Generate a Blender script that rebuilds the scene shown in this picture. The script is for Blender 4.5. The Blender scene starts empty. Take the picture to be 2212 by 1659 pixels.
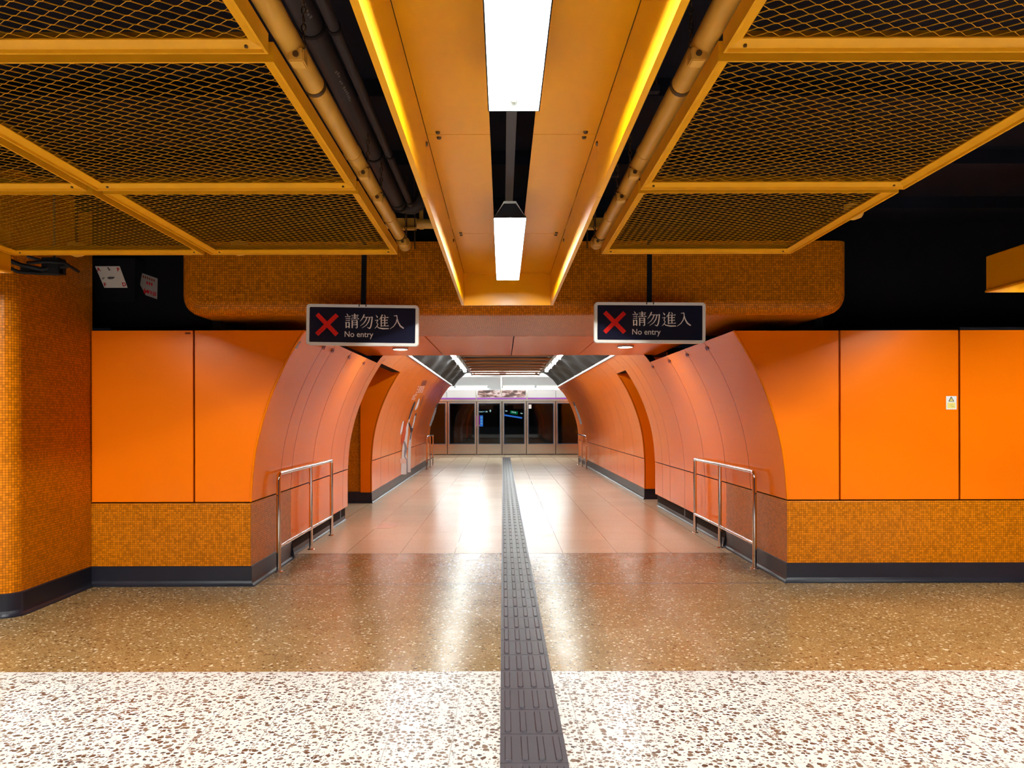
import bpy, bmesh, math, random
from mathutils import Vector, Matrix
random.seed(7)
sc = bpy.context.scene
COL = sc.collection

# ---------------------------------------------------------------- camera, world, exposure
H, F, VX, VY = 1.5, 1640.0, 1086.0, 902.0        # eye height, focal length in px, vanishing point
cam_d = bpy.data.cameras.new('camera')
cam_d.sensor_fit = 'HORIZONTAL'; cam_d.sensor_width = 36.0
cam_d.lens = 36.0 * F / 2212.0
cam_d.shift_x = (1106.0 - VX) / 2212.0
cam_d.shift_y = (VY - 829.5) / 2212.0
cam_d.clip_start = 0.02; cam_d.clip_end = 200
cam = bpy.data.objects.new('camera', cam_d); COL.objects.link(cam)
cam.matrix_world = Matrix.Translation((0, 0, H)) @ Matrix.Rotation(math.radians(90), 4, 'X') @ Matrix.Rotation(-0.002, 4, 'Z')
sc.camera = cam
world = bpy.data.worlds.new('world'); sc.world = world; world.use_nodes = True
world.node_tree.nodes['Background'].inputs[0].default_value = (0.6, 0.7, 1.0, 1)
world.node_tree.nodes['Background'].inputs[1].default_value = 0.004
vs = sc.view_settings
sc.display_settings.display_device = 'sRGB'
vs.view_transform = 'Standard'; vs.look = 'None'; vs.gamma = 1.0; vs.use_curve_mapping = False
vs.exposure = 0.0
TUBE = 270.0          # radiance of the fluorescent tubes
FAR = 58.0            # radiance of the batten lamps in the tunnel and over the platform

# ---------------------------------------------------------------- materials
def srgb(r, g, b):
    f = lambda c: (c / 255 / 12.92) if c / 255 <= .04045 else ((c / 255 + .055) / 1.055) ** 2.4
    return (f(r), f(g), f(b), 1)
def new_mat(name):
    m = bpy.data.materials.new(name); m.use_nodes = True
    return m, m.node_tree, m.node_tree.nodes['Principled BSDF']
def N(t, kind, **kw):
    n = t.nodes.new(kind)
    for k, v in kw.items(): setattr(n, k, v)
    return n
def math_n(t, op, a, b=None, c=None):
    n = N(t, 'ShaderNodeMath', operation=op)
    for i, v in enumerate((a, b, c)):
        if v is None: continue
        if isinstance(v, (int, float)): n.inputs[i].default_value = v
        else: t.links.new(v, n.inputs[i])
    return n.outputs[0]
def mix(t, fac, a, b):
    n = N(t, 'ShaderNodeMix', data_type='RGBA')
    for s, v in ((n.inputs[0], fac), (n.inputs[6], a), (n.inputs[7], b)):
        if isinstance(v, (int, float)): s.default_value = v
        elif isinstance(v, tuple): s.default_value = v if len(v) == 4 else v + (1,)
        else: t.links.new(v, s)
    return n.outputs[2]
def plain(name, col, rough=.5, metal=0.0, noise=0.0, nscale=8.0, bump=0.0, bscale=40.0, coat=0.0, spec=None, tint=None):
    m, t, p = new_mat(name)
    c = col if len(col) == 4 else tuple(col) + (1,)
    p.inputs['Base Color'].default_value = c
    p.inputs['Roughness'].default_value = rough
    p.inputs['Metallic'].default_value = metal
    if coat: p.inputs['Coat Weight'].default_value = coat; p.inputs['Coat Roughness'].default_value = .05
    if spec is not None: p.inputs['Specular IOR Level'].default_value = spec
    if tint: p.inputs['Specular Tint'].default_value = tuple(tint) + (1,)
    tc = N(t, 'ShaderNodeTexCoord')
    if noise:
        nz = N(t, 'ShaderNodeTexNoise'); nz.inputs['Scale'].default_value = nscale; nz.inputs['Detail'].default_value = 4
        t.links.new(tc.outputs['Object'], nz.inputs['Vector'])
        lo = tuple(v * (1 - noise) for v in c[:3]) + (1,); hi = tuple(min(1, v * (1 + noise)) for v in c[:3]) + (1,)
        t.links.new(mix(t, nz.outputs[0], lo, hi), p.inputs['Base Color'])
    if bump:
        nb = N(t, 'ShaderNodeTexNoise'); nb.inputs['Scale'].default_value = bscale; nb.inputs['Detail'].default_value = 3
        t.links.new(tc.outputs['Object'], nb.inputs['Vector'])
        bp = N(t, 'ShaderNodeBump'); bp.inputs['Strength'].default_value = bump; bp.inputs['Distance'].default_value = .01
        t.links.new(nb.outputs[0], bp.inputs['Height']); t.links.new(bp.outputs[0], p.inputs['Normal'])
    return m
def glow(name, col, strength):
    m = bpy.data.materials.new(name); m.use_nodes = True
    t = m.node_tree; t.nodes.clear()
    e = N(t, 'ShaderNodeEmission'); e.inputs[0].default_value = tuple(col[:3]) + (1,); e.inputs[1].default_value = strength
    o = N(t, 'ShaderNodeOutputMaterial'); t.links.new(e.outputs[0], o.inputs[0])
    return m

def mosaic_mat(name, tile, grout, pitch=.0195, rough=.3):
    m, t, p = new_mat(name)
    uv = N(t, 'ShaderNodeUVMap'); uv.uv_map = 'UVMap'
    sx = N(t, 'ShaderNodeSeparateXYZ'); t.links.new(uv.outputs[0], sx.inputs[0])
    u = math_n(t, 'DIVIDE', sx.outputs[0], pitch); v = math_n(t, 'DIVIDE', sx.outputs[1], pitch)
    def edge(a):
        f = math_n(t, 'FRACT', a)
        d = math_n(t, 'ABSOLUTE', math_n(t, 'SUBTRACT', f, .5))
        s = N(t, 'ShaderNodeMapRange', interpolation_type='SMOOTHSTEP')
        s.inputs[1].default_value = .40; s.inputs[2].default_value = .475
        t.links.new(d, s.inputs[0]); return s.outputs[0]
    g = math_n(t, 'MAXIMUM', edge(u), edge(v))
    cb = N(t, 'ShaderNodeCombineXYZ')
    t.links.new(math_n(t, 'FLOOR', u), cb.inputs[0]); t.links.new(math_n(t, 'FLOOR', v), cb.inputs[1])
    wn = N(t, 'ShaderNodeTexWhiteNoise', noise_dimensions='2D'); t.links.new(cb.outputs[0], wn.inputs[0])
    lo = tuple(c * .72 for c in tile); hi = tuple(min(1, c * 1.22) for c in tile)
    ct = mix(t, wn.outputs[0], lo, hi)
    nz = N(t, 'ShaderNodeTexNoise'); nz.inputs['Scale'].default_value = 2.2; nz.inputs['Detail'].default_value = 5
    t.links.new(uv.outputs[0], nz.inputs['Vector'])
    dirt = N(t, 'ShaderNodeMapRange'); dirt.inputs[1].default_value = .5; dirt.inputs[2].default_value = .72
    t.links.new(nz.outputs[0], dirt.inputs[0])
    gc = mix(t, dirt.outputs[0], grout, tuple(c * .35 for c in grout))
    t.links.new(mix(t, g, ct, gc), p.inputs['Base Color'])
    p.inputs['Roughness'].default_value = rough; p.inputs['Specular IOR Level'].default_value = .3; p.inputs['Specular Tint'].default_value = (1, .65, .4, 1)
    bp = N(t, 'ShaderNodeBump', invert=True); bp.inputs['Strength'].default_value = .5; bp.inputs['Distance'].default_value = .002
    t.links.new(g, bp.inputs['Height']); t.links.new(bp.outputs[0], p.inputs['Normal'])
    return m

def terrazzo(name, base, chips, amount, scale, rough, joint, base_var=.08, small=None, jx=.3, jy=.3, joint_w=.0035, spec=.5, bump=.0, shade=.10):
    """speckled floor: base colour, voronoi chips of three colours, thin tile joints every .3 m"""
    m, t, p = new_mat(name)
    tc = N(t, 'ShaderNodeTexCoord')
    wob = N(t, 'ShaderNodeTexNoise'); wob.inputs['Scale'].default_value = scale * .9; wob.inputs['Detail'].default_value = 2
    t.links.new(tc.outputs['Object'], wob.inputs['Vector'])
    va = N(t, 'ShaderNodeVectorMath', operation='MULTIPLY_ADD'); va.inputs[1].default_value = (.9 / scale,) * 3
    t.links.new(wob.outputs[1], va.inputs[0]); t.links.new(tc.outputs['Object'], va.inputs[2])
    def chip_layer(sc_, am, size):
        v1 = N(t, 'ShaderNodeTexVoronoi', feature='F1'); v1.inputs['Scale'].default_value = sc_
        t.links.new(va.outputs[0], v1.inputs['Vector'])
        sp = N(t, 'ShaderNodeSeparateColor'); t.links.new(v1.outputs['Color'], sp.inputs[0])
        has = math_n(t, 'LESS_THAN', sp.outputs[0], am)
        near = math_n(t, 'LESS_THAN', v1.outputs['Distance'], math_n(t, 'MULTIPLY_ADD', sp.outputs[1], size * .6, size * .45))
        return math_n(t, 'MULTIPLY', has, near), sp.outputs[2]
    mask, pick = chip_layer(scale, amount, .5)
    ramp = N(t, 'ShaderNodeValToRGB'); ramp.color_ramp.interpolation = 'CONSTANT'
    els = ramp.color_ramp.elements
    els[0].color = chips[0] + (1,); els[1].position = .4; els[1].color = chips[1] + (1,)
    e = els.new(.75); e.color = chips[2] + (1,)
    t.links.new(pick, ramp.inputs[0])
    nz = N(t, 'ShaderNodeTexNoise'); nz.inputs['Scale'].default_value = 1.3; nz.inputs['Detail'].default_value = 4
    t.links.new(tc.outputs['Object'], nz.inputs['Vector'])
    b = mix(t, nz.outputs[0], tuple(c * (1 - base_var) for c in base), tuple(min(1, c * (1 + base_var)) for c in base))
    if small:
        mk2, pk2 = chip_layer(scale * 2.1, small[1], .55)
        b = mix(t, mk2, b, small[0])
    c = mix(t, mask, b, ramp.outputs[0])
    sx = N(t, 'ShaderNodeSeparateXYZ'); t.links.new(tc.outputs['Object'], sx.inputs[0])
    def jt(co, off, step):
        f = math_n(t, 'FRACT', math_n(t, 'DIVIDE', math_n(t, 'SUBTRACT', co, off), step))
        return math_n(t, 'LESS_THAN', f, joint_w / step)
    # slight per tile shade
    cb = N(t, 'ShaderNodeCombineXYZ')
    t.links.new(math_n(t, 'FLOOR', math_n(t, 'DIVIDE', math_n(t, 'SUBTRACT', sx.outputs[0], .06), jx)), cb.inputs[0])
    t.links.new(math_n(t, 'FLOOR', math_n(t, 'DIVIDE', math_n(t, 'SUBTRACT', sx.outputs[1], 3.289), jy)), cb.inputs[1])
    wn = N(t, 'ShaderNodeTexWhiteNoise', noise_dimensions='2D'); t.links.new(cb.outputs[0], wn.inputs[0])
    hv = N(t, 'ShaderNodeHueSaturation'); t.links.new(c, hv.inputs['Color'])
    t.links.new(math_n(t, 'MULTIPLY_ADD', wn.outputs[0], shade, 1 - shade / 2), hv.inputs['Value'])
    j = math_n(t, 'MAXIMUM', jt(sx.outputs[0], .06, jx), math_n(t, 'MULTIPLY', jt(sx.outputs[1], 3.289, jy), .45))
    t.links.new(mix(t, j, hv.outputs[0], joint), p.inputs['Base Color'])
    rr = math_n(t, 'MULTIPLY_ADD', wn.outputs[0], rough * shade * 2.2, rough * (1 - shade))
    t.links.new(rr, p.inputs['Roughness'])
    p.inputs['Specular IOR Level'].default_value = spec
    if bump:
        nb = N(t, 'ShaderNodeTexNoise'); nb.inputs['Scale'].default_value = 9; nb.inputs['Detail'].default_value = 2
        t.links.new(tc.outputs['Object'], nb.inputs['Vector'])
        bp = N(t, 'ShaderNodeBump'); bp.inputs['Strength'].default_value = bump; bp.inputs['Distance'].default_value = .004
        t.links.new(nb.outputs[0], bp.inputs['Height']); t.links.new(bp.outputs[0], p.inputs['Normal'])
    return m

M = {}
M['orange'] = plain('orange_enamel', (.92, .20, .001), .15, noise=.05, nscale=1.5, bump=.012, bscale=2.5, spec=.25, tint=(1, .60, .30))
M['orange_flat'] = plain('orange_enamel_flat', (.92, .175, .001), .22, noise=.05, nscale=1.2, bump=.01, bscale=2.0, spec=.3, tint=(1, .68, .48))
M['mosaic'] = mosaic_mat('orange_mosaic', (.60, .165, .001), (.12, .03, .002))
M['black_wall'] = plain('black_paint', (.003, .003, .006), .8, noise=.3, nscale=3, spec=.15)
M['navy'] = plain('navy_black_soffit', (.003, .0035, .010), .8, noise=.4, nscale=2, spec=.15)
M['plinth'] = plain('dark_plinth_tile', (.010, .009, .015), .35, noise=.4, nscale=6, spec=.35)
M['backing'] = plain('dark_gap', (.02, .008, .004), .8, noise=.2, spec=.1)
M['yellow'] = plain('yellow_enamel', (.78, .325, .001), .28, noise=.06, nscale=3, bump=.02, bscale=6, spec=.32)
M['yellow_mesh'] = plain('yellow_mesh_paint', (.70, .30, .005), .45, noise=.12, nscale=14, spec=.25)
M['yellow_pipe'] = plain('yellow_pipe_paint', (.66, .34, .05), .35, noise=.15, nscale=9)
M['steel'] = plain('polished_steel', (.78, .76, .74), .10, metal=1.0, noise=.05, nscale=20)
M['brushed'] = plain('brushed_steel', (.60, .55, .49), .2, metal=1.0, noise=.08, nscale=12)
M['bolt'] = plain('dark_bolt', (.10, .06, .03), .35, metal=.6, noise=.2)
M['cap_white'] = plain('reflector_end_white', (.42, .45, .42), .4, noise=.03)
M['housing'] = plain('dark_fixture_housing', (.012, .013, .022), .5, noise=.2, spec=.25)
M['lamp_platform'] = glow('platform_tube_light', (.93, 1.0, .97), FAR * 2.6)
M['white_paint'] = plain('white_reflector', (.86, .87, .86), .35, noise=.02)
M['tube'] = glow('tube_light', (.95, 1.0, .97), TUBE)
M['tube_bright'] = glow('tube_light_bright', (.95, 1.0, .97), TUBE * 2.4)
M['lamp_far'] = glow('batten_light', (.93, 1.0, .96), FAR)
M['downlight'] = glow('downlight_lens', (1.0, .98, .92), 260)
M['grey_rail'] = plain('grey_channel', (.07, .07, .085), .5, noise=.2)
M['conduit'] = plain('dark_conduit', (.035, .030, .034), .5, noise=.25, nscale=10, spec=.3)
M['conduit_print'] = plain('conduit_print', (.20, .19, .20), .6, noise=.2)
M['tray'] = plain('dark_tray', (.012, .012, .02), .6, noise=.3, spec=.2)
M['rubber'] = plain('black_cable', (.008, .008, .010), .6, noise=.3, spec=.2)
M['tactile'] = plain('tactile_rubber', (.028, .024, .033), .36, noise=.25, nscale=5, bump=.02, bscale=60)
M['sign_frame'] = plain('sign_frame_paint', (.82, .77, .72), .35, noise=.06)
M['sign_navy'] = plain('sign_navy', (.003, .004, .018), .3, noise=.1, spec=.3)
M['sign_red'] = plain('sign_red', (.62, .008, .003), .4, noise=.05, spec=.3)
M['sign_text'] = plain('sign_lettering', (.90, .80, .72), .5, noise=.04)
M['paper'] = plain('paper', (.62, .58, .55), .7, noise=.18, nscale=9)
M['paper_dim'] = plain('dim_paper', (.24, .21, .205), .7, noise=.2, nscale=9)  # dimness of the second notice is put into its paper colour
M['paper_red'] = plain('paper_red_ink', (.45, .006, .010), .7, noise=.1, spec=.05)
M['paper_dark'] = plain('paper_dark_ink', (.05, .045, .06), .6, noise=.2)
M['label_white'] = plain('notice_white', (.82, .82, .80), .5, noise=.03)
M['label_yellow'] = plain('notice_yellow', (.80, .66, .18), .5, noise=.06)
M['label_black'] = plain('notice_black', (.04, .04, .03), .5, noise=.1)
M['label_olive'] = plain('notice_print', (.42, .36, .12), .5, noise=.1)
M['label_grey'] = plain('grey_sticker', (.26, .29, .32), .5, noise=.1)
M['insul'] = plain('black_insulation', (.004, .0045, .006), .45, noise=.4, nscale=5, spec=.3, bump=.8, bscale=26)
M['trim_white'] = plain('white_trim', (.30, .28, .29), .5, noise=.03)
M['slat'] = plain('bronze_slat', (.42, .20, .07), .35, metal=.3, noise=.1, nscale=5)
M['ceil_white'] = plain('white_ceiling', (.85, .87, .9), .45, noise=.02)
M['platform_grey'] = plain('platform_upper_wall', (.50, .52, .54), .5, noise=.04)
M['purple'] = plain('purple_stripe', (.36, .05, .55), .4, noise=.05)
M['track_dark'] = plain('dark_track_wall', (.012, .009, .008), .7, noise=.4, nscale=1.2)
M['seal'] = plain('door_seal', (.02, .018, .016), .6, noise=.2)
M['blue_edge'] = plain('door_glass_bead', (.05, .09, .16), .3, noise=.1)
M['mural_white'] = plain('mural_white', (.78, .74, .76), .35, noise=.12, nscale=7)
M['mural_grey'] = plain('mural_grey', (.22, .20, .24), .5, noise=.2, nscale=9, spec=.1)
M['mural_black'] = plain('mural_black', (.03, .015, .012), .6, noise=.2, spec=.08)
M['mural_pink'] = plain('mural_print', (.78, .50, .42), .4, noise=.1)
M['mural_deep'] = plain('mural_deep_orange', (.50, .06, .003), .5, noise=.1, spec=.1)
M['mural_brown'] = plain('mural_brown', (.18, .028, .004), .6, noise=.15, spec=.08)
M['steel_plate'] = plain('steel_floor_strip', (.30, .28, .27), .4, metal=.8, noise=.1)
M['hatch'] = plain('hatch_cover', (.70, .50, .40), .3, noise=.08, nscale=12)
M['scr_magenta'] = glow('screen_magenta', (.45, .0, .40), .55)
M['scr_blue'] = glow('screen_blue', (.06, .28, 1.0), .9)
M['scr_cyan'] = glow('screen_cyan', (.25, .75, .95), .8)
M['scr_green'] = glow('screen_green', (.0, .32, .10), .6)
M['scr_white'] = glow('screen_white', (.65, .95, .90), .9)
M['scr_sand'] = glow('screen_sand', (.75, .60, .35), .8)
M['terr_white'] = terrazzo('terrazzo_white', (.68, .65, .60), ((.095, .042, .02), (.17, .10, .06), (.05, .035, .028)), .78, 36, .30, (.36, .33, .29), small=((.26, .165, .11), .40), shade=.03)
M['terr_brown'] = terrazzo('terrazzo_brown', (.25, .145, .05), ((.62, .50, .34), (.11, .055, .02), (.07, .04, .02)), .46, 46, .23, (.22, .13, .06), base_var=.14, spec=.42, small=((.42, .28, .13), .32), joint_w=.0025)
M['terr_cream'] = terrazzo('terrazzo_cream', (.60, .475, .325), ((.66, .54, .39), (.52, .39, .25), (.45, .34, .22)), .5, 70, .25, (.20, .14, .09), base_var=.06, spec=.3, shade=.05, joint_w=.006, jx=.6, jy=.6, bump=.04)

def glass_mat():
    m = bpy.data.materials.new('dark_door_glass'); m.use_nodes = True
    t = m.node_tree; t.nodes.clear()
    tr = N(t, 'ShaderNodeBsdfTransparent'); tr.inputs[0].default_value = (.72, .76, .78, 1)
    gl = N(t, 'ShaderNodeBsdfGlossy'); gl.inputs[0].default_value = (.9, .9, .9, 1); gl.inputs[1].default_value = .02
    fr = N(t, 'ShaderNodeFresnel'); fr.inputs[0].default_value = 1.5
    mx = N(t, 'ShaderNodeMixShader'); t.links.new(fr.outputs[0], mx.inputs[0])
    t.links.new(tr.outputs[0], mx.inputs[1]); t.links.new(gl.outputs[0], mx.inputs[2])
    o = N(t, 'ShaderNodeOutputMaterial'); t.links.new(mx.outputs[0], o.inputs[0])
    return m
M['glass'] = glass_mat()
def picture_mat():
    m, t, p = new_mat('sepia_picture')
    tc = N(t, 'ShaderNodeTexCoord')
    mp = N(t, 'ShaderNodeMapping'); mp.inputs['Scale'].default_value = (4.5, 1, 11); t.links.new(tc.outputs['Object'], mp.inputs[0])
    nz = N(t, 'ShaderNodeTexNoise'); nz.inputs['Scale'].default_value = 1.0; nz.inputs['Detail'].default_value = 6
    t.links.new(mp.outputs[0], nz.inputs['Vector'])
    r = N(t, 'ShaderNodeValToRGB'); e = r.color_ramp.elements
    e[0].position = .40; e[0].color = (.10, .05, .05, 1); e[1].position = .58; e[1].color = (.85, .72, .75, 1)
    k = e.new(.49); k.color = (.42, .24, .22, 1)
    t.links.new(nz.outputs[0], r.inputs[0]); t.links.new(r.outputs[0], p.inputs['Base Color'])
    return m
M['picture'] = picture_mat()

# ---------------------------------------------------------------- mesh helpers
class MB:
    def __init__(s): s.v = []; s.f = []; s.uv = []; s.sm = []
    def quad(s, pts, uvs=None, smooth=False):
        i = len(s.v); s.v += [tuple(p) for p in pts]; s.f.append(tuple(range(i, i + len(pts)))); s.uv.append(uvs); s.sm.append(smooth)
    def box(s, x0, x1, y0, y1, z0, z1):
        a = [(x0, y0, z0), (x1, y0, z0), (x1, y1, z0), (x0, y1, z0), (x0, y0, z1), (x1, y0, z1), (x1, y1, z1), (x0, y1, z1)]
        i = len(s.v); s.v += a
        for q in ((3, 2, 1, 0), (4, 5, 6, 7), (0, 1, 5, 4), (1, 2, 6, 5), (2, 3, 7, 6), (3, 0, 4, 7)):
            s.f.append(tuple(i + k for k in q)); s.uv.append(None); s.sm.append(False)
    def grid(s, rows, uvs=None, smooth=True, flip=False):
        i = len(s.v); n = len(rows[0])
        for r in rows: s.v += [tuple(p) for p in r]
        for a in range(len(rows) - 1):
            for b in range(n - 1):
                q = (i + a * n + b, i + a * n + b + 1, i + (a + 1) * n + b + 1, i + (a + 1) * n + b)
                u = (uvs[a][b], uvs[a][b + 1], uvs[a + 1][b + 1], uvs[a + 1][b]) if uvs else None
                if flip: q = q[::-1]; u = u[::-1] if u else None
                s.f.append(q); s.uv.append(u); s.sm.append(smooth)
    def tube(s, path, r, n=12, cap=True):
        P = [Vector(p) for p in path]; rings = []
        up = None
        for k, p in enumerate(P):
            d = ((P[k + 1] - p) if k == 0 else (p - P[k - 1]) if k == len(P) - 1 else ((P[k + 1] - p).normalized() + (p - P[k - 1]).normalized())).normalized()
            if up is None: up = Vector((0, 0, 1)) if abs(d.z) < .9 else Vector((0, 1, 0))
            a = d.cross(up).normalized(); up = a.cross(d).normalized()
            rr = r[k] if isinstance(r, (list, tuple)) else r
            rings.append([p + rr * (math.cos(2 * math.pi * j / n) * a + math.sin(2 * math.pi * j / n) * up) for j in range(n)])
        i = len(s.v)
        for rg in rings: s.v += [tuple(q) for q in rg]
        for a in range(len(rings) - 1):
            for b in range(n):
                c = (b + 1) % n
                s.f.append((i + a * n + b, i + a * n + c, i + (a + 1) * n + c, i + (a + 1) * n + b)); s.uv.append(None); s.sm.append(True)
        if cap:
            s.quad(rings[0][::-1]); s.quad(rings[-1])
    def prism(s, poly, d, axis='y', t0=0.0):
        """extrude a 2D polygon: axis y -> (x,z) polygon from y=t0 to t0+d"""
        def P(p, t):
            return (p[0], t, p[1]) if axis == 'y' else (t, p[0], p[1]) if axis == 'x' else (p[0], p[1], t)
        a = [P(p, t0) for p in poly]; b = [P(p, t0 + d) for p in poly]
        s.quad(a[::-1]); s.quad(b)
        for k in range(len(poly)):
            l = (k + 1) % len(poly); s.quad([a[k], a[l], b[l], b[k]])
    def build(s, name, mat, parent=None, recalc=True):
        me = bpy.data.meshes.new(name); me.from_pydata(s.v, [], s.f)
        if any(u is not None for u in s.uv):
            lay = me.uv_layers.new(name='UVMap'); k = 0
            for fi, f in enumerate(s.f):
                for c in range(len(f)):
                    lay.data[k].uv = s.uv[fi][c] if s.uv[fi] else (s.v[f[c]][0], s.v[f[c]][2]); k += 1
        for p, sm in zip(me.polygons, s.sm): p.use_smooth = sm
        mats = mat if isinstance(mat, list) else [mat]
        for mm in mats: me.materials.append(M[mm] if isinstance(mm, str) else mm)
        if recalc:
            bm = bmesh.new(); bm.from_mesh(me); bmesh.ops.recalc_face_normals(bm, faces=bm.faces); bm.to_mesh(me); bm.free()
        o = bpy.data.objects.new(name, me); COL.objects.link(o)
        if parent: o.parent = parent
        return o
def bevel(o, w, seg=2):
    bm = bmesh.new(); bm.from_mesh(o.data); bmesh.ops.remove_doubles(bm, verts=bm.verts, dist=1e-5)
    bmesh.ops.bevel(bm, geom=[e for e in bm.edges if e.calc_face_angle(0) > .6], offset=w, segments=seg, affect='EDGES')
    bm.to_mesh(o.data); bm.free(); return o
def tag(o, label, cat, group=None):
    o['label'] = label; o['category'] = cat
    if group: o['group'] = group
    return o
def thing(name, label, cat, loc=(0, 0, 0), group=None):
    o = bpy.data.objects.new(name, None); COL.objects.link(o); o.location = loc; o.empty_display_size = .1
    return tag(o, label, cat, group)
def struct(o):
    o['kind'] = 'structure'; return o
def dup(root, loc, label=None):
    """copy a thing with its parts and sub-parts (shared mesh data)"""
    r = root.copy(); COL.objects.link(r); r.location = loc
    if label: r['label'] = label
    for ch in list(root.children):
        c = ch.copy(); COL.objects.link(c); c.parent = r
        for g in list(ch.children):
            d = g.copy(); COL.objects.link(d); d.parent = c
    return r
def box_obj(name, mat, parent, *b, bev=0):
    m = MB(); m.box(*b); o = m.build(name, mat, parent)
    if bev: bevel(o, bev)
    return o
def at(px, py, Y):
    """a point of the photograph at distance Y"""
    return Vector(((px - VX) * Y / F, Y, H + (VY - py) * Y / F))
def text_mesh(name, body, size, mat, parent, depth=.0008, align='LEFT', bold=0.0):
    cu = bpy.data.curves.new(name, 'FONT'); cu.body = body; cu.size = size; cu.extrude = depth; cu.align_x = align; cu.resolution_u = 4; cu.offset = bold
    o = bpy.data.objects.new(name, cu); COL.objects.link(o)
    me = bpy.data.meshes.new_from_object(o.evaluated_get(bpy.context.evaluated_depsgraph_get()))
    bpy.data.objects.remove(o); bpy.data.curves.remove(cu)
    me.name = name; me.materials.clear(); me.materials.append(M[mat])
    r = bpy.data.objects.new(name, me); COL.objects.link(r); r.parent = parent
    return r

# ---------------------------------------------------------------- wall profile (how far the cladding leans in at height z)
PZ = [0.0, .60, .83, 1.17, 1.45, 1.70, 1.90, 2.05, 2.28, 2.40, 2.53]
PD = [0.0, 0.0, .008, .042, .105, .187, .272, .348, .487, .585, .735]
def dz(z):
    if z <= PZ[0]: return 0.0
    for i in range(len(PZ) - 1):
        if z <= PZ[i + 1]:
            t = (z - PZ[i]) / (PZ[i + 1] - PZ[i]); n = len(PZ)
            g = lambda j: PD[min(max(j, 0), n - 1)]; hx = PZ[i + 1] - PZ[i]
            m0 = (PD[i + 1] - g(i - 1)) / (PZ[i + 1] - PZ[max(i - 1, 0)]) * hx
            m1 = (g(i + 2) - PD[i]) / (PZ[min(i + 2, n - 1)] - PZ[i]) * hx
            return (2 * t**3 - 3 * t**2 + 1) * PD[i] + (t**3 - 2 * t**2 + t) * m0 + (-2 * t**3 + 3 * t**2) * PD[i + 1] + (t**3 - t**2) * m1
    return PD[-1]
def XL(y): return -2.262 - .006 * (y - 6.8)
XR0 = 2.588
def wall_x(side, y, z, off=0.0):
    """x of the cladding face; off moves it into the passage"""
    return (XL(y) + dz(z) + off) if side < 0 else (XR0 - dz(z) - off)
YL, YR = 6.80, 6.90                       # front faces of the two side walls
Z_DADO, Z_TOP, Z_RIM, Z_PL = .738, 2.285, 2.53, .175
RING_L, RING_R = 10.85, 10.95
OPEN_L, OPEN_R = (11.2, 13.34), (12.9, 13.9)
END_L, END_R = 24.4, 25.9

# ---------------------------------------------------------------- floor
def floor_zone(y0, y1, mat):
    m = MB(); m.box(-9, 9, y0, y1, -.06, 0); return struct(m.build('floor', mat))
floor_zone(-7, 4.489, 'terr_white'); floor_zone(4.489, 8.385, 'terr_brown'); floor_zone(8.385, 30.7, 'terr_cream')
def strip(name, mat, x0, x1, y0, y1, h=.0015):
    m = MB(); m.box(x0, x1, y0, y1, 0, h); return struct(m.build(name, mat))
strip('trim_1', 'plinth', -2.2, 2.5, 6.845, 6.857, .0008)
strip('trim_2', 'plinth', -2.25, 2.55, 8.378, 8.392, .0008)
strip('trim_3', 'steel_plate', -8, 8, 28.55, 28.68)

# tactile strip
tp = thing('tactile_paving_strip', 'long dark grey ribbed tactile paving strip running down the middle of the floor', 'tactile paving', (.1335, 2.989, 0))
tm = MB(); hw = .1485
tm.box(-hw, hw, .0015, .2985, 0, .0035)
for k in range(4):
    cx = -hw + .297 * (k + .5) / 4; w, r0, r1 = .0165, .018, .282
    out = []
    for a in range(9): out.append((cx + w * math.cos(math.pi + math.pi * a / 8), r0 + w + w * math.sin(math.pi + math.pi * a / 8)))
    for a in range(9): out.append((cx + w * math.cos(math.pi * a / 8), r1 - w + w * math.sin(math.pi * a / 8)))
    inn = [(cx + (x - cx) * .72, (y - .15) * .975 + .15) for x, y in out]
    for j in range(len(out)):
        l = (j + 1) % len(out)
        tm.quad([(out[j][0], out[j][1], .0034), (out[l][0], out[l][1], .0034), (inn[l][0], inn[l][1], .0085), (inn[j][0], inn[j][1], .0085)])
    tm.quad([(x, y, .0085) for x, y in inn])
tile = tm.build('paving_tile', 'tactile', tp)
for k in range(1, 85):
    c = tile.copy(); COL.objects.link(c); c.parent = tp; c.location = (0, .3 * k, 0)

# ---------------------------------------------------------------- cladding builders
def zsteps(z0, z1, step=.09):
    n = max(1, int(math.ceil((z1 - z0) / step))); return [z0 + (z1 - z0) * k / n for k in range(n + 1)]
def curved_panel(side, y0, y1, z0, z1, parent, name='cladding_panel', mat='orange', off=0.0, depth=.03, gap=.004, uv=False):
    m = MB(); zs = zsteps(z0, z1); y0 += gap; y1 -= gap
    ys = [y0, y1]
    front = [[(wall_x(side, y, z, off), y, z) for z in zs] for y in ys]
    uvs = [[(y, z) for z in zs] for y in ys] if uv else None
    m.grid(front, uvs, True)
    back = lambda p: (p[0] + side * depth, p[1], p[2])
    for edge in ([r for r in front[0]], [r for r in front[-1]], [r[0] for r in front], [r[-1] for r in front]):
        for a, b in zip(edge[:-1], edge[1:]): m.quad([a, b, back(b), back(a)], [(p[1] + abs(p[0]), p[2]) for p in (a, b, back(b), back(a))] if uv else None)
    nf = (len(zs) - 1)
    o = m.build(name, [mat, 'backing'] if name == 'cladding_panel' else mat, parent, recalc=False)
    if name == 'cladding_panel':
        for p in list(o.data.polygons)[nf:]: p.material_index = 1
    return o
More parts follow.
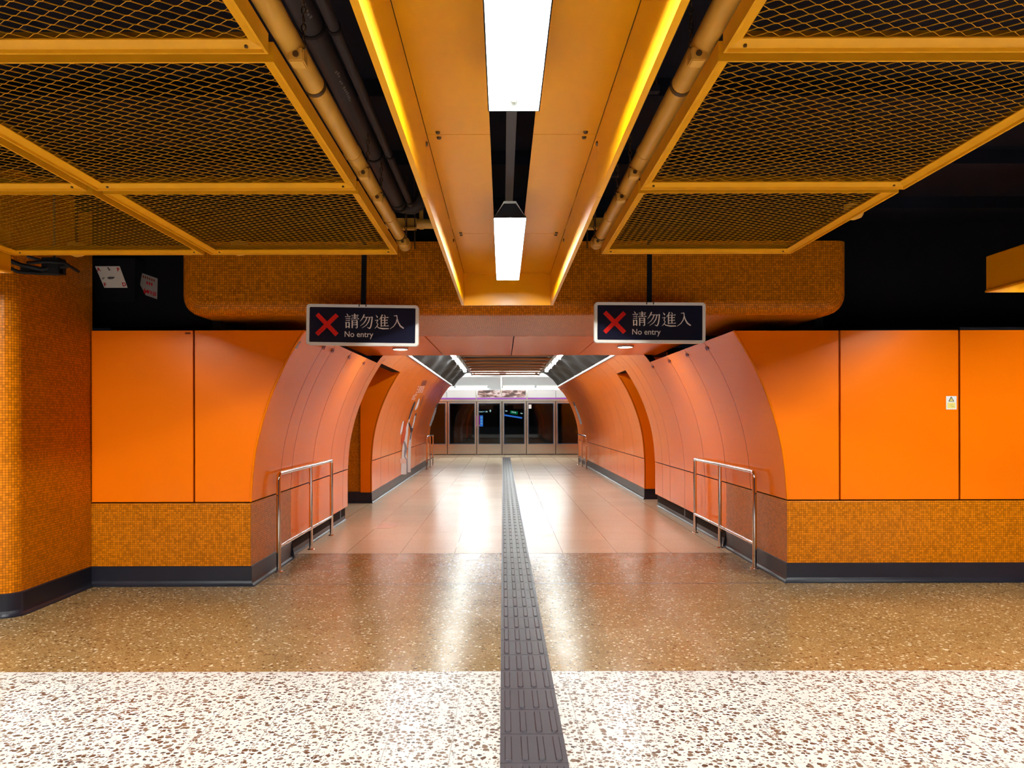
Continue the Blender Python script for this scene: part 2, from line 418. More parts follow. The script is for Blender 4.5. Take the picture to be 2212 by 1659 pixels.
def path_extrude(profile, path, mat, name, parent=None, uv=False, smooth=False):
    """profile: (offset to the left of travel direction... positive = right side normal, z); path: xy points"""
    P = [Vector(p) for p in path]; nr = []
    for k in range(len(P)):
        d0 = (P[k] - P[k - 1]).normalized() if k else None; d1 = (P[k + 1] - P[k]).normalized() if k < len(P) - 1 else None
        n0 = Vector((d0.y, -d0.x)) if d0 else None; n1 = Vector((d1.y, -d1.x)) if d1 else None
        if n0 and n1:
            b = (n0 + n1).normalized(); nr.append(b / max(.3, b.dot(n0)))
        else: nr.append(n0 or n1)
    u = [0]
    for a, b in zip(P[:-1], P[1:]): u.append(u[-1] + (b - a).length)
    m = MB(); rows = [[(p.x + n.x * o, p.y + n.y * o, z) for o, z in profile] for p, n in zip(P, nr)]
    if smooth: m.grid(rows, [[(uu, z) for o, z in profile] for uu in u] if uv else None, True)
    else:
        for a in range(len(rows) - 1):
            for b in range(len(profile) - 1):
                q = [rows[a][b], rows[a + 1][b], rows[a + 1][b + 1], rows[a][b + 1]]
                m.quad(q, [(u[a], profile[b][1]), (u[a + 1], profile[b][1]), (u[a + 1], profile[b + 1][1]), (u[a], profile[b + 1][1])] if uv else None)
    m.quad(rows[0][::-1]); m.quad(rows[-1])
    return m.build(name, mat, parent, recalc=False)
def arc(cx, cy, r, a0, a1, n=8):
    return [(cx + r * math.cos(math.radians(a0 + (a1 - a0) * k / n)), cy + r * math.sin(math.radians(a0 + (a1 - a0) * k / n))) for k in range(n + 1)]

# ---- the black backing that carries the cladding
def backing(name, side, yf, yring, yopen, yend):
    m = MB()
    for (a, b, z0, z1) in ((yf, yring, 0, Z_TOP - .01), (yring, yopen[0], 0, Z_RIM - .01), (yopen[0], yopen[1], 2.31, Z_RIM - .01), (yopen[1], yend, 0, Z_RIM - .01)):
        zs = zsteps(z0, z1, .15); o = -.034
        f = [[(wall_x(side, y, z, o), y, z) for z in zs] for y in (a + .03, b - .03)]
        g = [[(wall_x(side, y, z, o - .12), y, z) for z in zs] for y in (a + .03, b - .03)]
        m.grid(f, None, False); m.grid(g, None, False)
        for e0, e1 in ((f[0], g[0]), (f[1], g[1])):
            for k in range(len(zs) - 1): m.quad([e0[k], e0[k + 1], e1[k + 1], e1[k]])
        m.quad([f[0][-1], f[1][-1], g[1][-1], g[0][-1]]); m.quad([f[0][0], f[1][0], g[1][0], g[0][0]])
    return struct(m.build(name, 'backing'))
WL = backing('wall_left', -1, YL, RING_L, OPEN_L, END_L)
WR = backing('wall_right', 1, YR, RING_R, OPEN_R, END_R)

# tunnel side cladding: near part
for side, W, yf, ring, op, seams, mos in ((-1, WL, YL, RING_L, OPEN_L, [7.7, 8.11, 9.02, 10.0, 10.85], 8.11), (1, WR, YR, RING_R, OPEN_R, [7.92, 8.78, 9.72, 10.8, 11.75, 12.3], 8.78)):
    ys = [yf] + seams + [op[0]]
    for a, b in zip(ys[:-1], ys[1:]):
        curved_panel(side, a, b, Z_DADO + .012, Z_TOP if b <= ring + .05 else Z_RIM, W)
        if a >= mos - .01: curved_panel(side, a, b, .20, Z_DADO, W)
    curved_panel(side, yf, mos, Z_PL, Z_DADO, W, 'mosaic_dado', 'mosaic', off=.006, uv=True, gap=0)
    # above the cross passage
    n = 2 if side < 0 else 1
    for k in range(n):
        a = op[0] + (op[1] - op[0]) * k / n; b = op[0] + (op[1] - op[0]) * (k + 1) / n
        curved_panel(side, a, b, 2.30, Z_RIM, W, depth=.14)
    # far part
    yend = END_L if side < 0 else END_R
    n = 11
    for k in range(n):
        a = op[1] + (yend - op[1]) * k / n; b = op[1] + (yend - op[1]) * (k + 1) / n
        curved_panel(side, a, b, Z_DADO + .012, Z_RIM, W); curved_panel(side, a, b, .20, Z_DADO, W)
    # flat return of the far part (faces the cross passage)
    m = MB(); zs = zsteps(.19, Z_RIM - .02)
    far = 2.50 if side < 0 else 3.0
    y = op[1] - .004
    m.grid([[(wall_x(side, y, z, -.024), y, z) for z in zs], [(side * far, y, z) for z in zs]], None, False)
    m.build('return_panel', 'orange_flat', W)
    m = MB(); m.grid([[(wall_x(side, y, z, -.001), y - .001, z) for z in zs], [(wall_x(side, y, z, -.016), y - .001, z) for z in zs]], None, False)
    m.build('edge_strip', 'orange_flat', W)
    # end face towards the near part of the passage
    m = MB(); zs = zsteps(.19, Z_RIM - .02); y = op[0] - .002
    m.grid([[(wall_x(side, y, z, -.003), y, z) for z in zs], [(wall_x(side, y, z, -.16), y, z) for z in zs]], None, False)
    m.build('return_panel', 'orange_flat', W)
    # edge bead on the front corner
    m = MB(); m.tube([(wall_x(side, yf, z, .0), yf - .004, z) for z in zsteps(Z_DADO + .012, Z_TOP, .05)], .011, 8); m.build('edge_bead', 'orange', W)
    # white rim along the top
    y0 = ring; m = MB()
    for a, b in ((y0, yend),):
        x0a, x0b = wall_x(side, a, Z_RIM, .0), wall_x(side, b, Z_RIM, .0)
        for (da, za, db, zb) in ((.012, Z_RIM - .012, .012, Z_RIM + .03), (.012, Z_RIM + .03, -.07, Z_RIM + .045), (.012, Z_RIM - .012, -.03, Z_RIM - .012)):
            m.quad([(x0a - side * da, a, za), (x0b - side * da, b, za), (x0b - side * db, b, zb), (x0a - side * db, a, zb)])
    m.build('rim_trim', 'trim_white', W)
# clips at the heads of the seams
def clips(side, W, seams):
    for y in seams:
        m = MB()
        for dy in (-.035, .035):
            x = wall_x(side, y, Z_TOP - .075, .004); x1 = wall_x(side, y, Z_TOP - .045, .004)
            m.quad([(x, y + dy - .018, Z_TOP - .09), (x, y + dy + .018, Z_TOP - .09), (x1, y + dy + .018, Z_TOP - .045), (x1, y + dy - .018, Z_TOP - .045)])
        x = wall_x(side, y, Z_TOP - .07, .003)
        m.box(min(x, x - side * .012), max(x, x - side * .012), y - .05, y + .05, Z_TOP - .072, Z_TOP - .06)
        m.build('clip', 'mural_brown', W)
clips(-1, WL, [7.7, 8.11, 9.02, 10.0]); clips(1, WR, [7.92, 8.78, 9.72, 10.8])

# front faces of the side walls
def front_face(side, yf, x_out, seams, W):
    zs = zsteps(Z_DADO + .012, Z_TOP, .08)
    edges = sorted(seams)
    # flat rectangular panels from the outside in, last one follows the curve
    xs = ([x_out] + edges) if side < 0 else (sorted(edges, reverse=True)); xs = xs if side < 0 else [x_out] + xs
    for k, xa in enumerate(xs):
        last = k == len(xs) - 1
        m = MB(); g = .009
        a = xa - side * g
        L = [(a, yf, z) for z in zs]
        R = [((wall_x(side, yf, z, -.002) if last else xs[k + 1] + side * g), yf, z) for z in zs]
        m.grid([L, R], None, False)
        for e in (L, R):
            for p, q in zip(e[:-1], e[1:]): m.quad([p, q, (q[0], q[1] + .03, q[2]), (p[0], p[1] + .03, p[2])])
        for p, q in ((L[0], R[0]), (L[-1], R[-1])): m.quad([p, q, (q[0], q[1] + .03, q[2]), (p[0], p[1] + .03, p[2])])
        m.build('cladding_panel', 'orange_flat', W)
    # black backing slab
    m = MB(); x1 = wall_x(side, yf, 1.0, -.05)
    m.box(min(x_out, x1), max(x_out, x1), yf + .034, yf + .10, 0, Z_TOP - .02); m.build('backing', 'backing', W)
    # mosaic dado with a bullnose
    x1 = wall_x(side, yf, .4, .006); n = 6; m = MB(); y = yf - .006
    rows = [[(x_out, y, z), (x1, y, z)] for z in (Z_PL, Z_DADO - .012)] + [[(x_out, y + .012 - .012 * math.cos(a * math.pi / 2 / n), Z_DADO - .012 + .012 * math.sin(a * math.pi / 2 / n)), (x1, y + .012 - .012 * math.cos(a * math.pi / 2 / n), Z_DADO - .012 + .012 * math.sin(a * math.pi / 2 / n))] for a in range(1, n + 1)] + [[(x_out, y + .05, Z_DADO), (x1, y + .05, Z_DADO)]]
    m.grid(rows, [[(p[0], p[2] + (p[1] - y)) for p in r] for r in rows], True); m.build('mosaic_dado', 'mosaic', W)
WFL = MB(); WFL.box(-3.69, -2.3, YL + .10, YL + .16, 0, Z_TOP - .03); WFL = struct(WFL.build('wall_front_left', 'backing'))
WFR = MB(); WFR.box(2.65, 9, YR + .10, YR + .16, 0, Z_TOP - .03); WFR = struct(WFR.build('wall_front_right', 'backing'))
front_face(-1, YL, -3.69, [-2.766], WFL)
front_face(1, YR, 9.0, [3.063, 4.15, 5.24, 6.33, 7.42], WFR)
# ledge joint line on top of the right wall
m = MB(); m.box(3.06, 4.15, YR + .02, YR + .5, Z_TOP, Z_TOP + .012); m.box(4.165, 9, YR + .02, YR + .5, Z_TOP + .004, Z_TOP + .03); m.build('ledge', 'black_wall', WFR)
# left column, mosaic with a rounded corner
path = [(-9.0, 5.72), (-3.81, 5.72)] + arc(-3.81, 5.84, .12, -90, 0, 10)[1:] + [(-3.69, 6.83)]
path = list(path)
colm = path_extrude([(0, Z_PL), (0, 3.4)], path, 'mosaic', 'wall_column', uv=True, smooth=True); struct(colm)
# baseboards
pl = [(0, Z_PL + .003), (.0, Z_PL + .003), (.012, Z_PL - .004), (.014, .045), (.02, .025), (.034, .010), (.046, .006), (.047, 0)]
def base(name, path, prof=pl): return struct(path_extrude(prof, path, 'plinth', name))
base('baseboard_left', [(-9, 5.72), (-3.81, 5.72)] + arc(-3.81, 5.84, .12, -90, 0, 10)[1:] + [(-3.69, YL - .004), (XL(YL) + .004, YL - .004), (XL(8.11), 8.11)])
plr = [(-.05, .20), (-.035, .20), (-.034, .05), (-.028, .02), (-.012, .006), (-.010, 0)]
base('baseboard_left', [(XL(8.11), 8.11), (XL(11.17), 11.17), (XL(11.17) - .3, 11.17)], plr)
base('baseboard_left', [(-6, OPEN_L[1] - .006), (XL(13.34) + .004, OPEN_L[1] - .006), (XL(24), 24.0)], [(o + .03, z) for o, z in plr])
base('baseboard_right', [(XR0, 8.78), (XR0 - .004, YR - .004), (9, YR - .004)])
base('baseboard_right', [(XR0 + .3, 12.87), (XR0, 12.87), (XR0, 8.78)], plr)
base('baseboard_right', [(XR0, END_R), (XR0 - .004, OPEN_R[1] - .006), (4.5, OPEN_R[1] - .006)], [(o + .03, z) for o, z in plr])
# cross passage walls
def wall_plane(name, pts, mat, us=None):
    m = MB(); m.quad(pts, us); return struct(m.build(name, mat, recalc=False))
wall_plane('wall_passage_left', [(-6, 13.38, .0), (-2.48, 13.38, .0), (-2.48, 13.38, 2.6), (-6, 13.38, 2.6)], 'mosaic', [(0, 0), (3.52, 0), (3.52, 2.6), (0, 2.6)])
m = MB(); m.box(-6.1, -6, 11, 13.4, 0, 2.6); struct(m.build('wall_passage_left', 'orange_flat'))
m = MB(); m.box(-6, XL(11.1) - .17, 11.0, 11.1, 0, 2.6); struct(m.build('wall_passage_left', 'orange_flat'))
m = MB(); m.box(-6.1, -2.35, 11.0, 13.4, 2.6, 2.66); struct(m.build('ceiling_passage', 'black_wall'))
m = MB(); m.box(4.4, 4.5, 12.5, 14, 0, 2.6); struct(m.build('wall_passage_right', 'orange_flat'))
m = MB(); m.box(2.66, 4.5, 13.92, 14.0, 0, 2.6); struct(m.build('wall_passage_right', 'orange_flat'))
m = MB(); m.box(2.76, 4.5, 12.7, 12.8, 0, 2.6); struct(m.build('wall_passage_right', 'orange_flat'))
m = MB(); m.box(2.66, 4.5, 12.7, 14.0, 2.6, 2.66); struct(m.build('ceiling_passage', 'black_wall'))

# dark upper enclosure of the hall
m = MB(); m.box(-9, 9, -7, 11.0, 3.4, 3.5); struct(m.build('ceiling', 'navy'))
for k in range(9):
    m = MB(); y = -1.5 + k * 1.15; m.box(-9, 9, y, y + .09, 3.30, 3.4); struct(m.build('ceiling_joist', 'navy'))
def dark(name, *b):
    m = MB(); m.box(*b); return struct(m.build(name, 'black_wall'))
dark('wall_upper_left', -3.69, -2.66, 7.15, 7.25, 2.2, 3.4)
dark('wall_upper_right', 2.95, 9, 7.45, 7.55, 2.2, 3.4)
dark('wall_recess_left', -2.66, -2.58, 6.95, 11, 2.2, 3.4)
dark('wall_recess_right', 2.9, 2.98, 7.05, 11.1, 2.2, 3.4)
dark('wall_recess_left', -2.66, -1.45, 11.0, 11.08, 2.56, 3.4)
dark('wall_recess_right', 1.75, 2.98, 11.05, 11.13, 2.56, 3.4)
dark('wall_back', -9, 9, -7.1, -7, 0, 3.5)
m = MB(); m.box(-9.1, -9, -7, 5.72, 0, 2.3); struct(m.build('wall_side_left', 'orange_flat')); dark('wall_upper_left', -9.1, -9, -7, 5.72, 2.3, 3.5)
m = MB(); m.box(9, 9.1, -7, 7.1, 0, 2.3); struct(m.build('wall_side_right', 'orange_flat')); dark('wall_upper_right', 9, 9.1, -7, 7.6, 2.3, 3.5)

# mosaic beam over the mouth of the passage
def beam():
    x0, x1, z0, z1, yf, yb, R, rc = -2.79, 2.99, 2.39, 3.02, 6.55, 8.30, .11, .17
    def U(ins):
        a, b, c, r = x0 + ins, x1 - ins, z0 + ins, rc - ins * .6
        pts = [(a, z1)] + [(a + r + r * math.cos(math.radians(t)), c + r + r * math.sin(math.radians(t))) for t in range(180, 271, 15)] + [(b - r + r * math.cos(math.radians(t)), c + r + r * math.sin(math.radians(t))) for t in range(270, 361, 15)] + [(b, z1)]
        return pts
    m = MB(); rows, uvs = [], []; u0 = [0]
    full = U(0)
    for p, q in zip(full[:-1], full[1:]): u0.append(u0[-1] + math.hypot(q[0] - p[0], q[1] - p[1]))
    n = 7; s = 0
    for k in range(n + 1):
        t = math.pi / 2 * k / n
        rows.append([(x, yf + R - R * math.sin(math.pi / 2 - t), z) for x, z in U(R * (1 - math.sin(t)))]); uvs.append([(u, R * t) for u in u0])
    rows.append([(x, yb, z) for x, z in full]); uvs.append([(u, R * math.pi / 2 + yb - yf - R) for u in u0])
    m.grid(rows, uvs, True)
    fr = U(R); m.quad([(x, yf, z) for x, z in fr], [(x, z) for x, z in fr])
    return struct(m.build('ceiling_beam', 'mosaic', recalc=False))
beam()
dark('ceiling_duct', -2.6, 2.8, 6.75, 8.3, 3.02, 3.4)
# glossy orange soffit panels between the beam and the ring
sof = MB(); sof.box(-1.95, 2.2, 8.30, RING_L + .02, 2.43, 2.50); sof = struct(sof.build('ceiling_soffit', 'black_wall'))
for a, b in ((-1.95, -.85), (-.85, .125), (.125, 1.075), (1.075, 2.2)):
    o = box_obj('soffit_panel', 'orange', sof, a + .006, b - .006, 8.305, RING_L + .01, 2.39, 2.425, bev=.003)
dark('wall_recess_back', -1.95, 2.2, 10.6, 10.66, 2.5, 3.4)

# tunnel ceiling beyond the soffit: black insulation, slatted raft, batten lamps
def insulation(side):
    m = MB(); rows = []
    for k in range(60):
        y = 10.9 + k * (25.4 - 10.9) / 59; r = []
        for j in range(13):
            t = j / 12; xa = wall_x(side, y, Z_RIM, -.03); xb = side * (-.05 if False else 1) * 1.0 + .08
            x = xa + (xb - xa) * t
            z = Z_RIM + .03 + .42 * math.sin(t * math.pi * .62) + .035 * math.sin(y * 2.9 + t * 5) + .02 * math.sin(y * 6.1 - t * 7)
            r.append((x, y, z))
        rows.append(r)
    m.grid(rows, None, True); return struct(m.build('ceiling_insulation', 'insul', recalc=False))
insulation(-1); insulation(1)
m = MB(); m.box(-3, 3.2, 10.8, 25.4, 3.05, 3.12); struct(m.build('ceiling_tunnel', 'black_wall'))
raft = thing('slatted_ceiling_raft', 'bronze slatted ceiling raft hanging over the middle of the far passage', 'ceiling raft', (.08, 11.0, 2.70))
for sx in (-1, 1):
    box_obj('side_rail', 'brushed', raft, sx * .94 - .03, sx * .94 + .03, 0, 10.6, 0, .10, bev=.004)
sl = None
for k in range(12):
    y = .2 + k * .93
    if sl is None:
        mm = MB(); mm.box(-.91, .91, 0, .05, .0, .042); sl = mm.build('slat', 'slat', raft); sl.location = (0, y, 0)
    else:
        c = sl.copy(); COL.objects.link(c); c.parent = raft; c.location = (0, y, 0)
def batten(loc, label, group, length=1.28, axis='y', name='batten_lamp', w=.055):
    t = thing(name, label, 'lamp', loc, group)
    if axis == 'y':
        box_obj('lamp_body', 'white_paint', t, -w, w, -length / 2, length / 2, .03, .08, bev=.006)
        m = MB(); m.tube([(0, -length / 2 + .03, .005), (0, length / 2 - .03, .005)], .022, 10); m.build('lamp_tube', 'lamp_far', t)
        for s in (-1, 1): box_obj('lamp_holder', 'grey_rail', t, -w * .9, w * .9, s * (length / 2 - .015) - .012, s * (length / 2 - .015) + .012, -.025, .03)
    else:
        box_obj('lamp_body', 'white_paint', t, -length / 2, length / 2, -w, w, .03, .08, bev=.006)
        m = MB(); m.tube([(-length / 2 + .03, 0, .005), (length / 2 - .03, 0, .005)], .022, 10); m.build('lamp_tube', 'lamp_platform', t)
        for s in (-1, 1): box_obj('lamp_holder', 'grey_rail', t, s * (length / 2 - .015) - .012, s * (length / 2 - .015) + .012, -w * .9, w * .9, -.025, .03)
    return t
nth = ['nearest', 'second nearest', 'third nearest', 'third farthest', 'second farthest', 'farthest']
for sx, word, xx in ((-1, 'left', -.98), (1, 'right', 1.14)):
    l0 = None
    for k in range(6):
        y = 12.0 + 1.42 * k; lab = 'white batten lamp %s of the slatted raft, %s' % (word, nth[k])
        if l0 is None: l0 = batten((xx, y, 2.70), lab, 'batten lamps beside the slatted raft')
        else: dup(l0, (xx, y, 2.70), lab)

# ---------------------------------------------------------------- platform and screen doors
YP = 30.56; kp = YP / F
pxs = [840, 903, 966.4, 1029.7, 1084.5, 1137, 1200, 1263, 1330]
X_P = [(p - VX) * kp for p in pxs]
words = ['at the far left behind the left wall', 'fixed pane at the left end of the row', 'second fixed pane left of the doorway', 'left leaf of the doorway', 'right leaf of the doorway', 'fixed pane right of the doorway', 'pane at the right end beside the right wall', 'far right behind the right wall']
for k in range(8):
    xa, xb = X_P[k], X_P[k + 1]; w = xb - xa
    d = thing('platform_screen_door', 'steel framed dark glass platform screen panel, ' + words[k], 'screen door', ((xa + xb) / 2, YP, 0), 'platform screen doors')
    fm = MB(); h2 = w / 2 - .012; t = .06
    fm.box(-h2, -h2 + t, -.02, .05, .02, 2.14); fm.box(h2 - t, h2, -.02, .05, .02, 2.14); fm.box(-h2 + t, h2 - t, -.02, .05, 2.08, 2.14); fm.box(-h2 + t, h2 - t, -.02, .05, .39, .43)
    fm.build('frame', 'brushed', d)
    box_obj('kick_panel', 'brushed', d, -h2 + t, h2 - t, -.012, .04, .03, .39)
    bd = MB(); b = .022
    bd.box(-h2 + t, -h2 + t + b, -.01, .03, .43, 2.08); bd.box(h2 - t - b, h2 - t, -.01, .03, .43, 2.08); bd.box(-h2 + t + b, h2 - t - b, -.01, .03, .43, .43 + b); bd.box(-h2 + t + b, h2 - t - b, -.01, .03, 2.08 - b, 2.08)
    bd.build('glazing_bead', 'blue_edge', d)
    box_obj('glass_pane', 'glass', d, -h2 + t + b, h2 - t - b, .008, .014, .43 + b, 2.08 - b)
hd = thing('door_header', 'long steel header with white panels and a purple stripe above the screen doors', 'door header', (0, YP, 2.15))
box_obj('steel_beam', 'brushed', hd, -5, 5, -.06, .3, .0, .085)
box_obj('purple_stripe', 'purple', hd, -5, 5, -.07, .3, .085, .145)
for xa, xb in ((-5, -2.25), (-2.25, -1.07), (-1.05, .97), (.98, 2.13), (2.13, 5)):
    if abs(xa + 1.05) > .01: box_obj('white_panel', 'ceil_white', hd, xa + .01, xb - .01, -.06, .3, .147, .47)
    else: box_obj('picture_backing', 'ceil_white', hd, xa + .01, xb - .01, -.06, .3, .147, .47)
for x in (-1.06, .975): box_obj('post', 'brushed', hd, x - .02, x + .02, -.09, .0, .0, .49)
pic = box_obj('landscape_picture', 'picture', None, -1.0, .92, YP - .071, YP - .066, 2.31, 2.60)
tag(pic, 'sepia landscape picture strip on the header above the middle screen doors', 'picture')
mm = MB(); mm.box(-5, 5, .055, .12, .0, .02); mm.build('threshold', 'seal', hd).location = (0, 0, -2.15)
o = box_obj('notice_sticker', 'label_white', None, 1.045, 1.155, YP - .004, YP + .006, 1.86, 2.02); tag(o, 'small white notice sticker on the glass right of the doorway', 'sticker')
m = MB(); m.box(-9, 9, YP + .08, YP + .2, 2.62, 3.3); struct(m.build('wall_platform', 'platform_grey'))
m = MB(); m.box(-9, 9, 24.0, YP + .2, 3.12, 3.2); struct(m.build('ceiling_platform', 'ceil_white'))
m = MB(); m.box(-9, 9, 34.0, 34.1, -1.0, 3.4); struct(m.build('wall_track', 'track_dark'))
m = MB(); m.box(-9, 9, YP + .2, 34.0, -1.1, -1.0); struct(m.build('floor_track', 'track_dark'))
m = MB(); m.box(-9, 9, YP + .2, 34.0, 3.3, 3.4); struct(m.build('ceiling_track', 'track_dark'))
for s, xx in ((-1, -9), (1, 9)):
    m = MB(); m.box(xx - .05, xx + .05, 24, 34, -1, 3.4); struct(m.build('wall_platform_side', 'orange_flat'))
m = MB(); m.box(-9, XL(24) - .2, 23.8, 23.95, 0, 3.2); m.build('wall_platform_near', 'orange_flat')['kind'] = 'structure'
m = MB(); m.box(XR0 + .2, 9, 25.0, 25.15, 0, 3.2); m.build('wall_platform_near', 'orange_flat')['kind'] = 'structure'
# slim hanging pole in the middle of the header
o = box_obj('ceiling_pole', 'brushed', None, -.075, -.03, 29.9, 29.95, 2.35, 3.12); tag(o, 'slim steel pole dropping from the platform ceiling in front of the picture', 'pole')
b0 = None
for row, (yy, zz, xs_, wd) in enumerate(((YP + .024, 2.72, (-2.6, -1.25, .65, 2.0), 'just above the door header'), (27.0, 3.04, (-2.2, -.75, .75, 2.2), 'on the platform ceiling'))):
    for k, x in enumerate(xs_):
        lab = 'white tube lamp %s, %s' % (wd, ['outermost on the left', 'left of the middle', 'right of the middle', 'outermost on the right'][k])
        if b0 is None: b0 = batten((x, yy, zz), lab, 'tube lamps over the platform', 1.3, 'x', 'tube_lamp')
        else: dup(b0, (x, yy, zz), lab)
# glowing boards added behind the door glass for the coloured images in it
ad = thing('advert_glow_panel', 'glowing magenta and blue advert panel added behind the left door leaf', 'screen', at(1037, 908, 33.93))
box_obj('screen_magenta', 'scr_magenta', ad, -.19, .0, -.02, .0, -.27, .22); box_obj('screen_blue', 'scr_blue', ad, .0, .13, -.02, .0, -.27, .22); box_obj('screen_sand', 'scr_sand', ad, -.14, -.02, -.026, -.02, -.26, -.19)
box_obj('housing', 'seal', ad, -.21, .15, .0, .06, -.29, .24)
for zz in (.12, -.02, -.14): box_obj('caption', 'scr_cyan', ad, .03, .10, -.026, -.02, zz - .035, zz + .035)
ds = thing('direction_glow_board', 'dark board with green box and blue glowing strip added behind right door leaf', 'sign', at(1110, 893, 32.5)); ds.rotation_euler = (0, .16, 0)
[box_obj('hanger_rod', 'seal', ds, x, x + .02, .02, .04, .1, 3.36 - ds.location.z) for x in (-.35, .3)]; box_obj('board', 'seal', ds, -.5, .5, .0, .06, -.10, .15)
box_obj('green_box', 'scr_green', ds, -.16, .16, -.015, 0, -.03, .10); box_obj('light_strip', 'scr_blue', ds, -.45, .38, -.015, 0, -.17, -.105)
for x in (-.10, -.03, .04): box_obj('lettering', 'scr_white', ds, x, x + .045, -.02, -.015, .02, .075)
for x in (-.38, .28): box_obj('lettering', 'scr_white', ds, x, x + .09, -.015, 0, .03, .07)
ex = thing('pictogram_glow_board', 'small glowing pictogram board with an up arrow added behind the left door leaf', 'sign', at(1048, 890, 32.5))
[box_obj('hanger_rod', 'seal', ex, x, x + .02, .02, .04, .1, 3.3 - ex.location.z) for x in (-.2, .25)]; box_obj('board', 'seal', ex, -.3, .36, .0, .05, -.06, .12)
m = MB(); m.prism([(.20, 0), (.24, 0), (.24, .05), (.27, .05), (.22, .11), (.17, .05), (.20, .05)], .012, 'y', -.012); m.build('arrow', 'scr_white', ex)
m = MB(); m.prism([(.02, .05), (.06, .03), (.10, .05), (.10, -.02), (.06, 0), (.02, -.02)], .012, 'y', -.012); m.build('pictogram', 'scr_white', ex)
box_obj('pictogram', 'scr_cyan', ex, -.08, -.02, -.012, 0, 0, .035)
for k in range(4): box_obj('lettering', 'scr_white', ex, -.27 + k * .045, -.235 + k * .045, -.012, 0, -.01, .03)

# ---------------------------------------------------------------- light troughs with fluorescent fixtures
def trough(xc, y0, y1, rel, label, w, joints, screws=True):
    t = thing('light_trough', label, 'light trough', (xc, 0, H + rel))
    hh, hw, sl = .287 * rel, w / 2, .098 * rel
    ys = [y0] + [j for j in joints if y0 < j < y1] + [y1]
    for a, b in zip(ys[:-1], ys[1:]):
        for s in (-1, 1):
            m = MB(); a2, b2 = a + .002, b - .002
            prof = [(hw + .018, 0.0), (hw, 0.0), (hw, hh)] ; th = .006
            inner = [(hw + .02, 0), (hw, 0), (hw, hh), (sl, hh)]; outer = [(hw + .02, .014), (hw + .008, .014), (hw + .008, hh + .008), (sl, hh + .008)]
            # side panel with lip
            m.quad([(s * inner[0][0], a2, 0), (s * inner[0][0], b2, 0), (s * inner[1][0], b2, 0), (s * inner[1][0], a2, 0)])
            m.quad([(s * hw, a2, 0), (s * hw, b2, 0), (s * hw, b2, hh - .002), (s * hw, a2, hh - .002)])
            m.quad([(s * outer[0][0], a2, 0), (s * outer[0][0], b2, 0), (s * outer[0][0], b2, .014), (s * outer[0][0], a2, .014)])
            m.quad([(s * outer[0][0], a2, .014), (s * outer[0][0], b2, .014), (s * outer[1][0], b2, .014), (s * outer[1][0], a2, .014)])
            m.quad([(s * outer[1][0], a2, .014), (s * outer[1][0], b2, .014), (s * outer[2][0], b2, hh), (s * outer[2][0], a2, hh)])
            for yy in (a2, b2):
                m.quad([(s * inner[0][0], yy, 0), (s * hw, yy, 0), (s * hw, yy, .014), (s * inner[0][0], yy, .014)])
                m.quad([(s * hw, yy, 0), (s * hw, yy, hh), (s * outer[1][0], yy, hh), (s * outer[1][0], yy, 0)])
            m.build('side_panel', 'yellow', t)
            box_obj('top_panel', 'yellow', t, min(s * sl, s * (hw - .002)), max(s * sl, s * (hw - .002)), a2, b2, hh, hh + .006)
    box_obj('end_plate', 'yellow', t, -hw + .001, hw - .001, y1 - .008, y1, 0, hh)
    if screws:
        for j in ys[1:-1]:
            for s in (-1, 1):
                for dy in (-.03, .03):
                    m = MB(); m.tube([(s * (hw - .05), j + dy, hh), (s * (hw - .05), j + dy, hh - .008)], [.011, .008], 10); m.build('screw', 'bolt', t)
                    if dy < 0:
                        m = MB(); m.tube([(s * hw, j + dy, hh - .05), (s * (hw - .008), j + dy, hh - .05)], [.011, .008], 10); m.build('screw', 'bolt', t)
    # mounting channel above the slot
    box_obj('mounting_channel', 'grey_rail', t, -.022, .022, y0, y1 - .3, hh + .085, hh + .12)
    return t
def fixture(loc, rel, label, group, L=1.8, twin=False):
    t = thing('fluorescent_fixture', label, 'lamp', loc, group)
    w0, w1, h = .0905 * rel, .034 * rel, .095 * rel; a, b = -L / 2, L / 2
    m = MB()
    for s in (-1, 1): m.quad([(s * w0, a, 0), (s * w0, b, 0), (s * w1, b, h), (s * w1, a, h)])
    m.quad([(-w1, a, h), (w1, a, h), (w1, b, h), (-w1, b, h)])
    m.build('reflector', 'white_paint', t)
    for y, yi in ((a, a + .05), (b, b - .05)):
        m = MB(); m.quad([(-w0, y, 0), (w0, y, 0), (w1, yi, h), (-w1, yi, h)]); m.build('end_cap', 'cap_white', t)
    m = MB(); e = .004
    for s in (-1, 1): m.quad([(s * (w0 + e), a - e, 0), (s * (w0 + e), b + e, 0), (s * (w1 + e), b - .05 + e, h + e), (s * (w1 + e), a + .05 - e, h + e)])
    for y, yi in ((a - e, a + .05 - e), (b + e, b - .05 + e)): m.quad([(-w0 - e, y, 0), (w0 + e, y, 0), (w1 + e, yi, h + e), (-w1 - e, yi, h + e)])
    m.quad([(-w1 - e, a + .05, h + e), (w1 + e, a + .05, h + e), (w1 + e, b - .05, h + e), (-w1 - e, b - .05, h + e)]); m.build('housing', 'housing', t)
    tz = h * (.52 if twin else .30)
    for x in (0,):
        m = MB(); m.tube([(x, a + .05, tz), (x, b - .05, tz)], .016, 12); m.build('tube', 'tube_bright' if twin else 'tube', t)
        for s in (-1, 1):
            m = MB(); m.tube([(x, s * (L / 2 - .055), tz), (x, s * (L / 2 - .03), tz)], .014, 10); m.build('tube_cap', 'brushed', t)
    return t
R0 = .93
J = [-7.17 + 1.73 * k for k in range(0, 9)]
tc_ = trough(.04, -6.5, 6.30, R0, 'long yellow light trough over the middle of the hall, ending before the beam', .719, J)
zf = H + 1.046 * R0 / .93
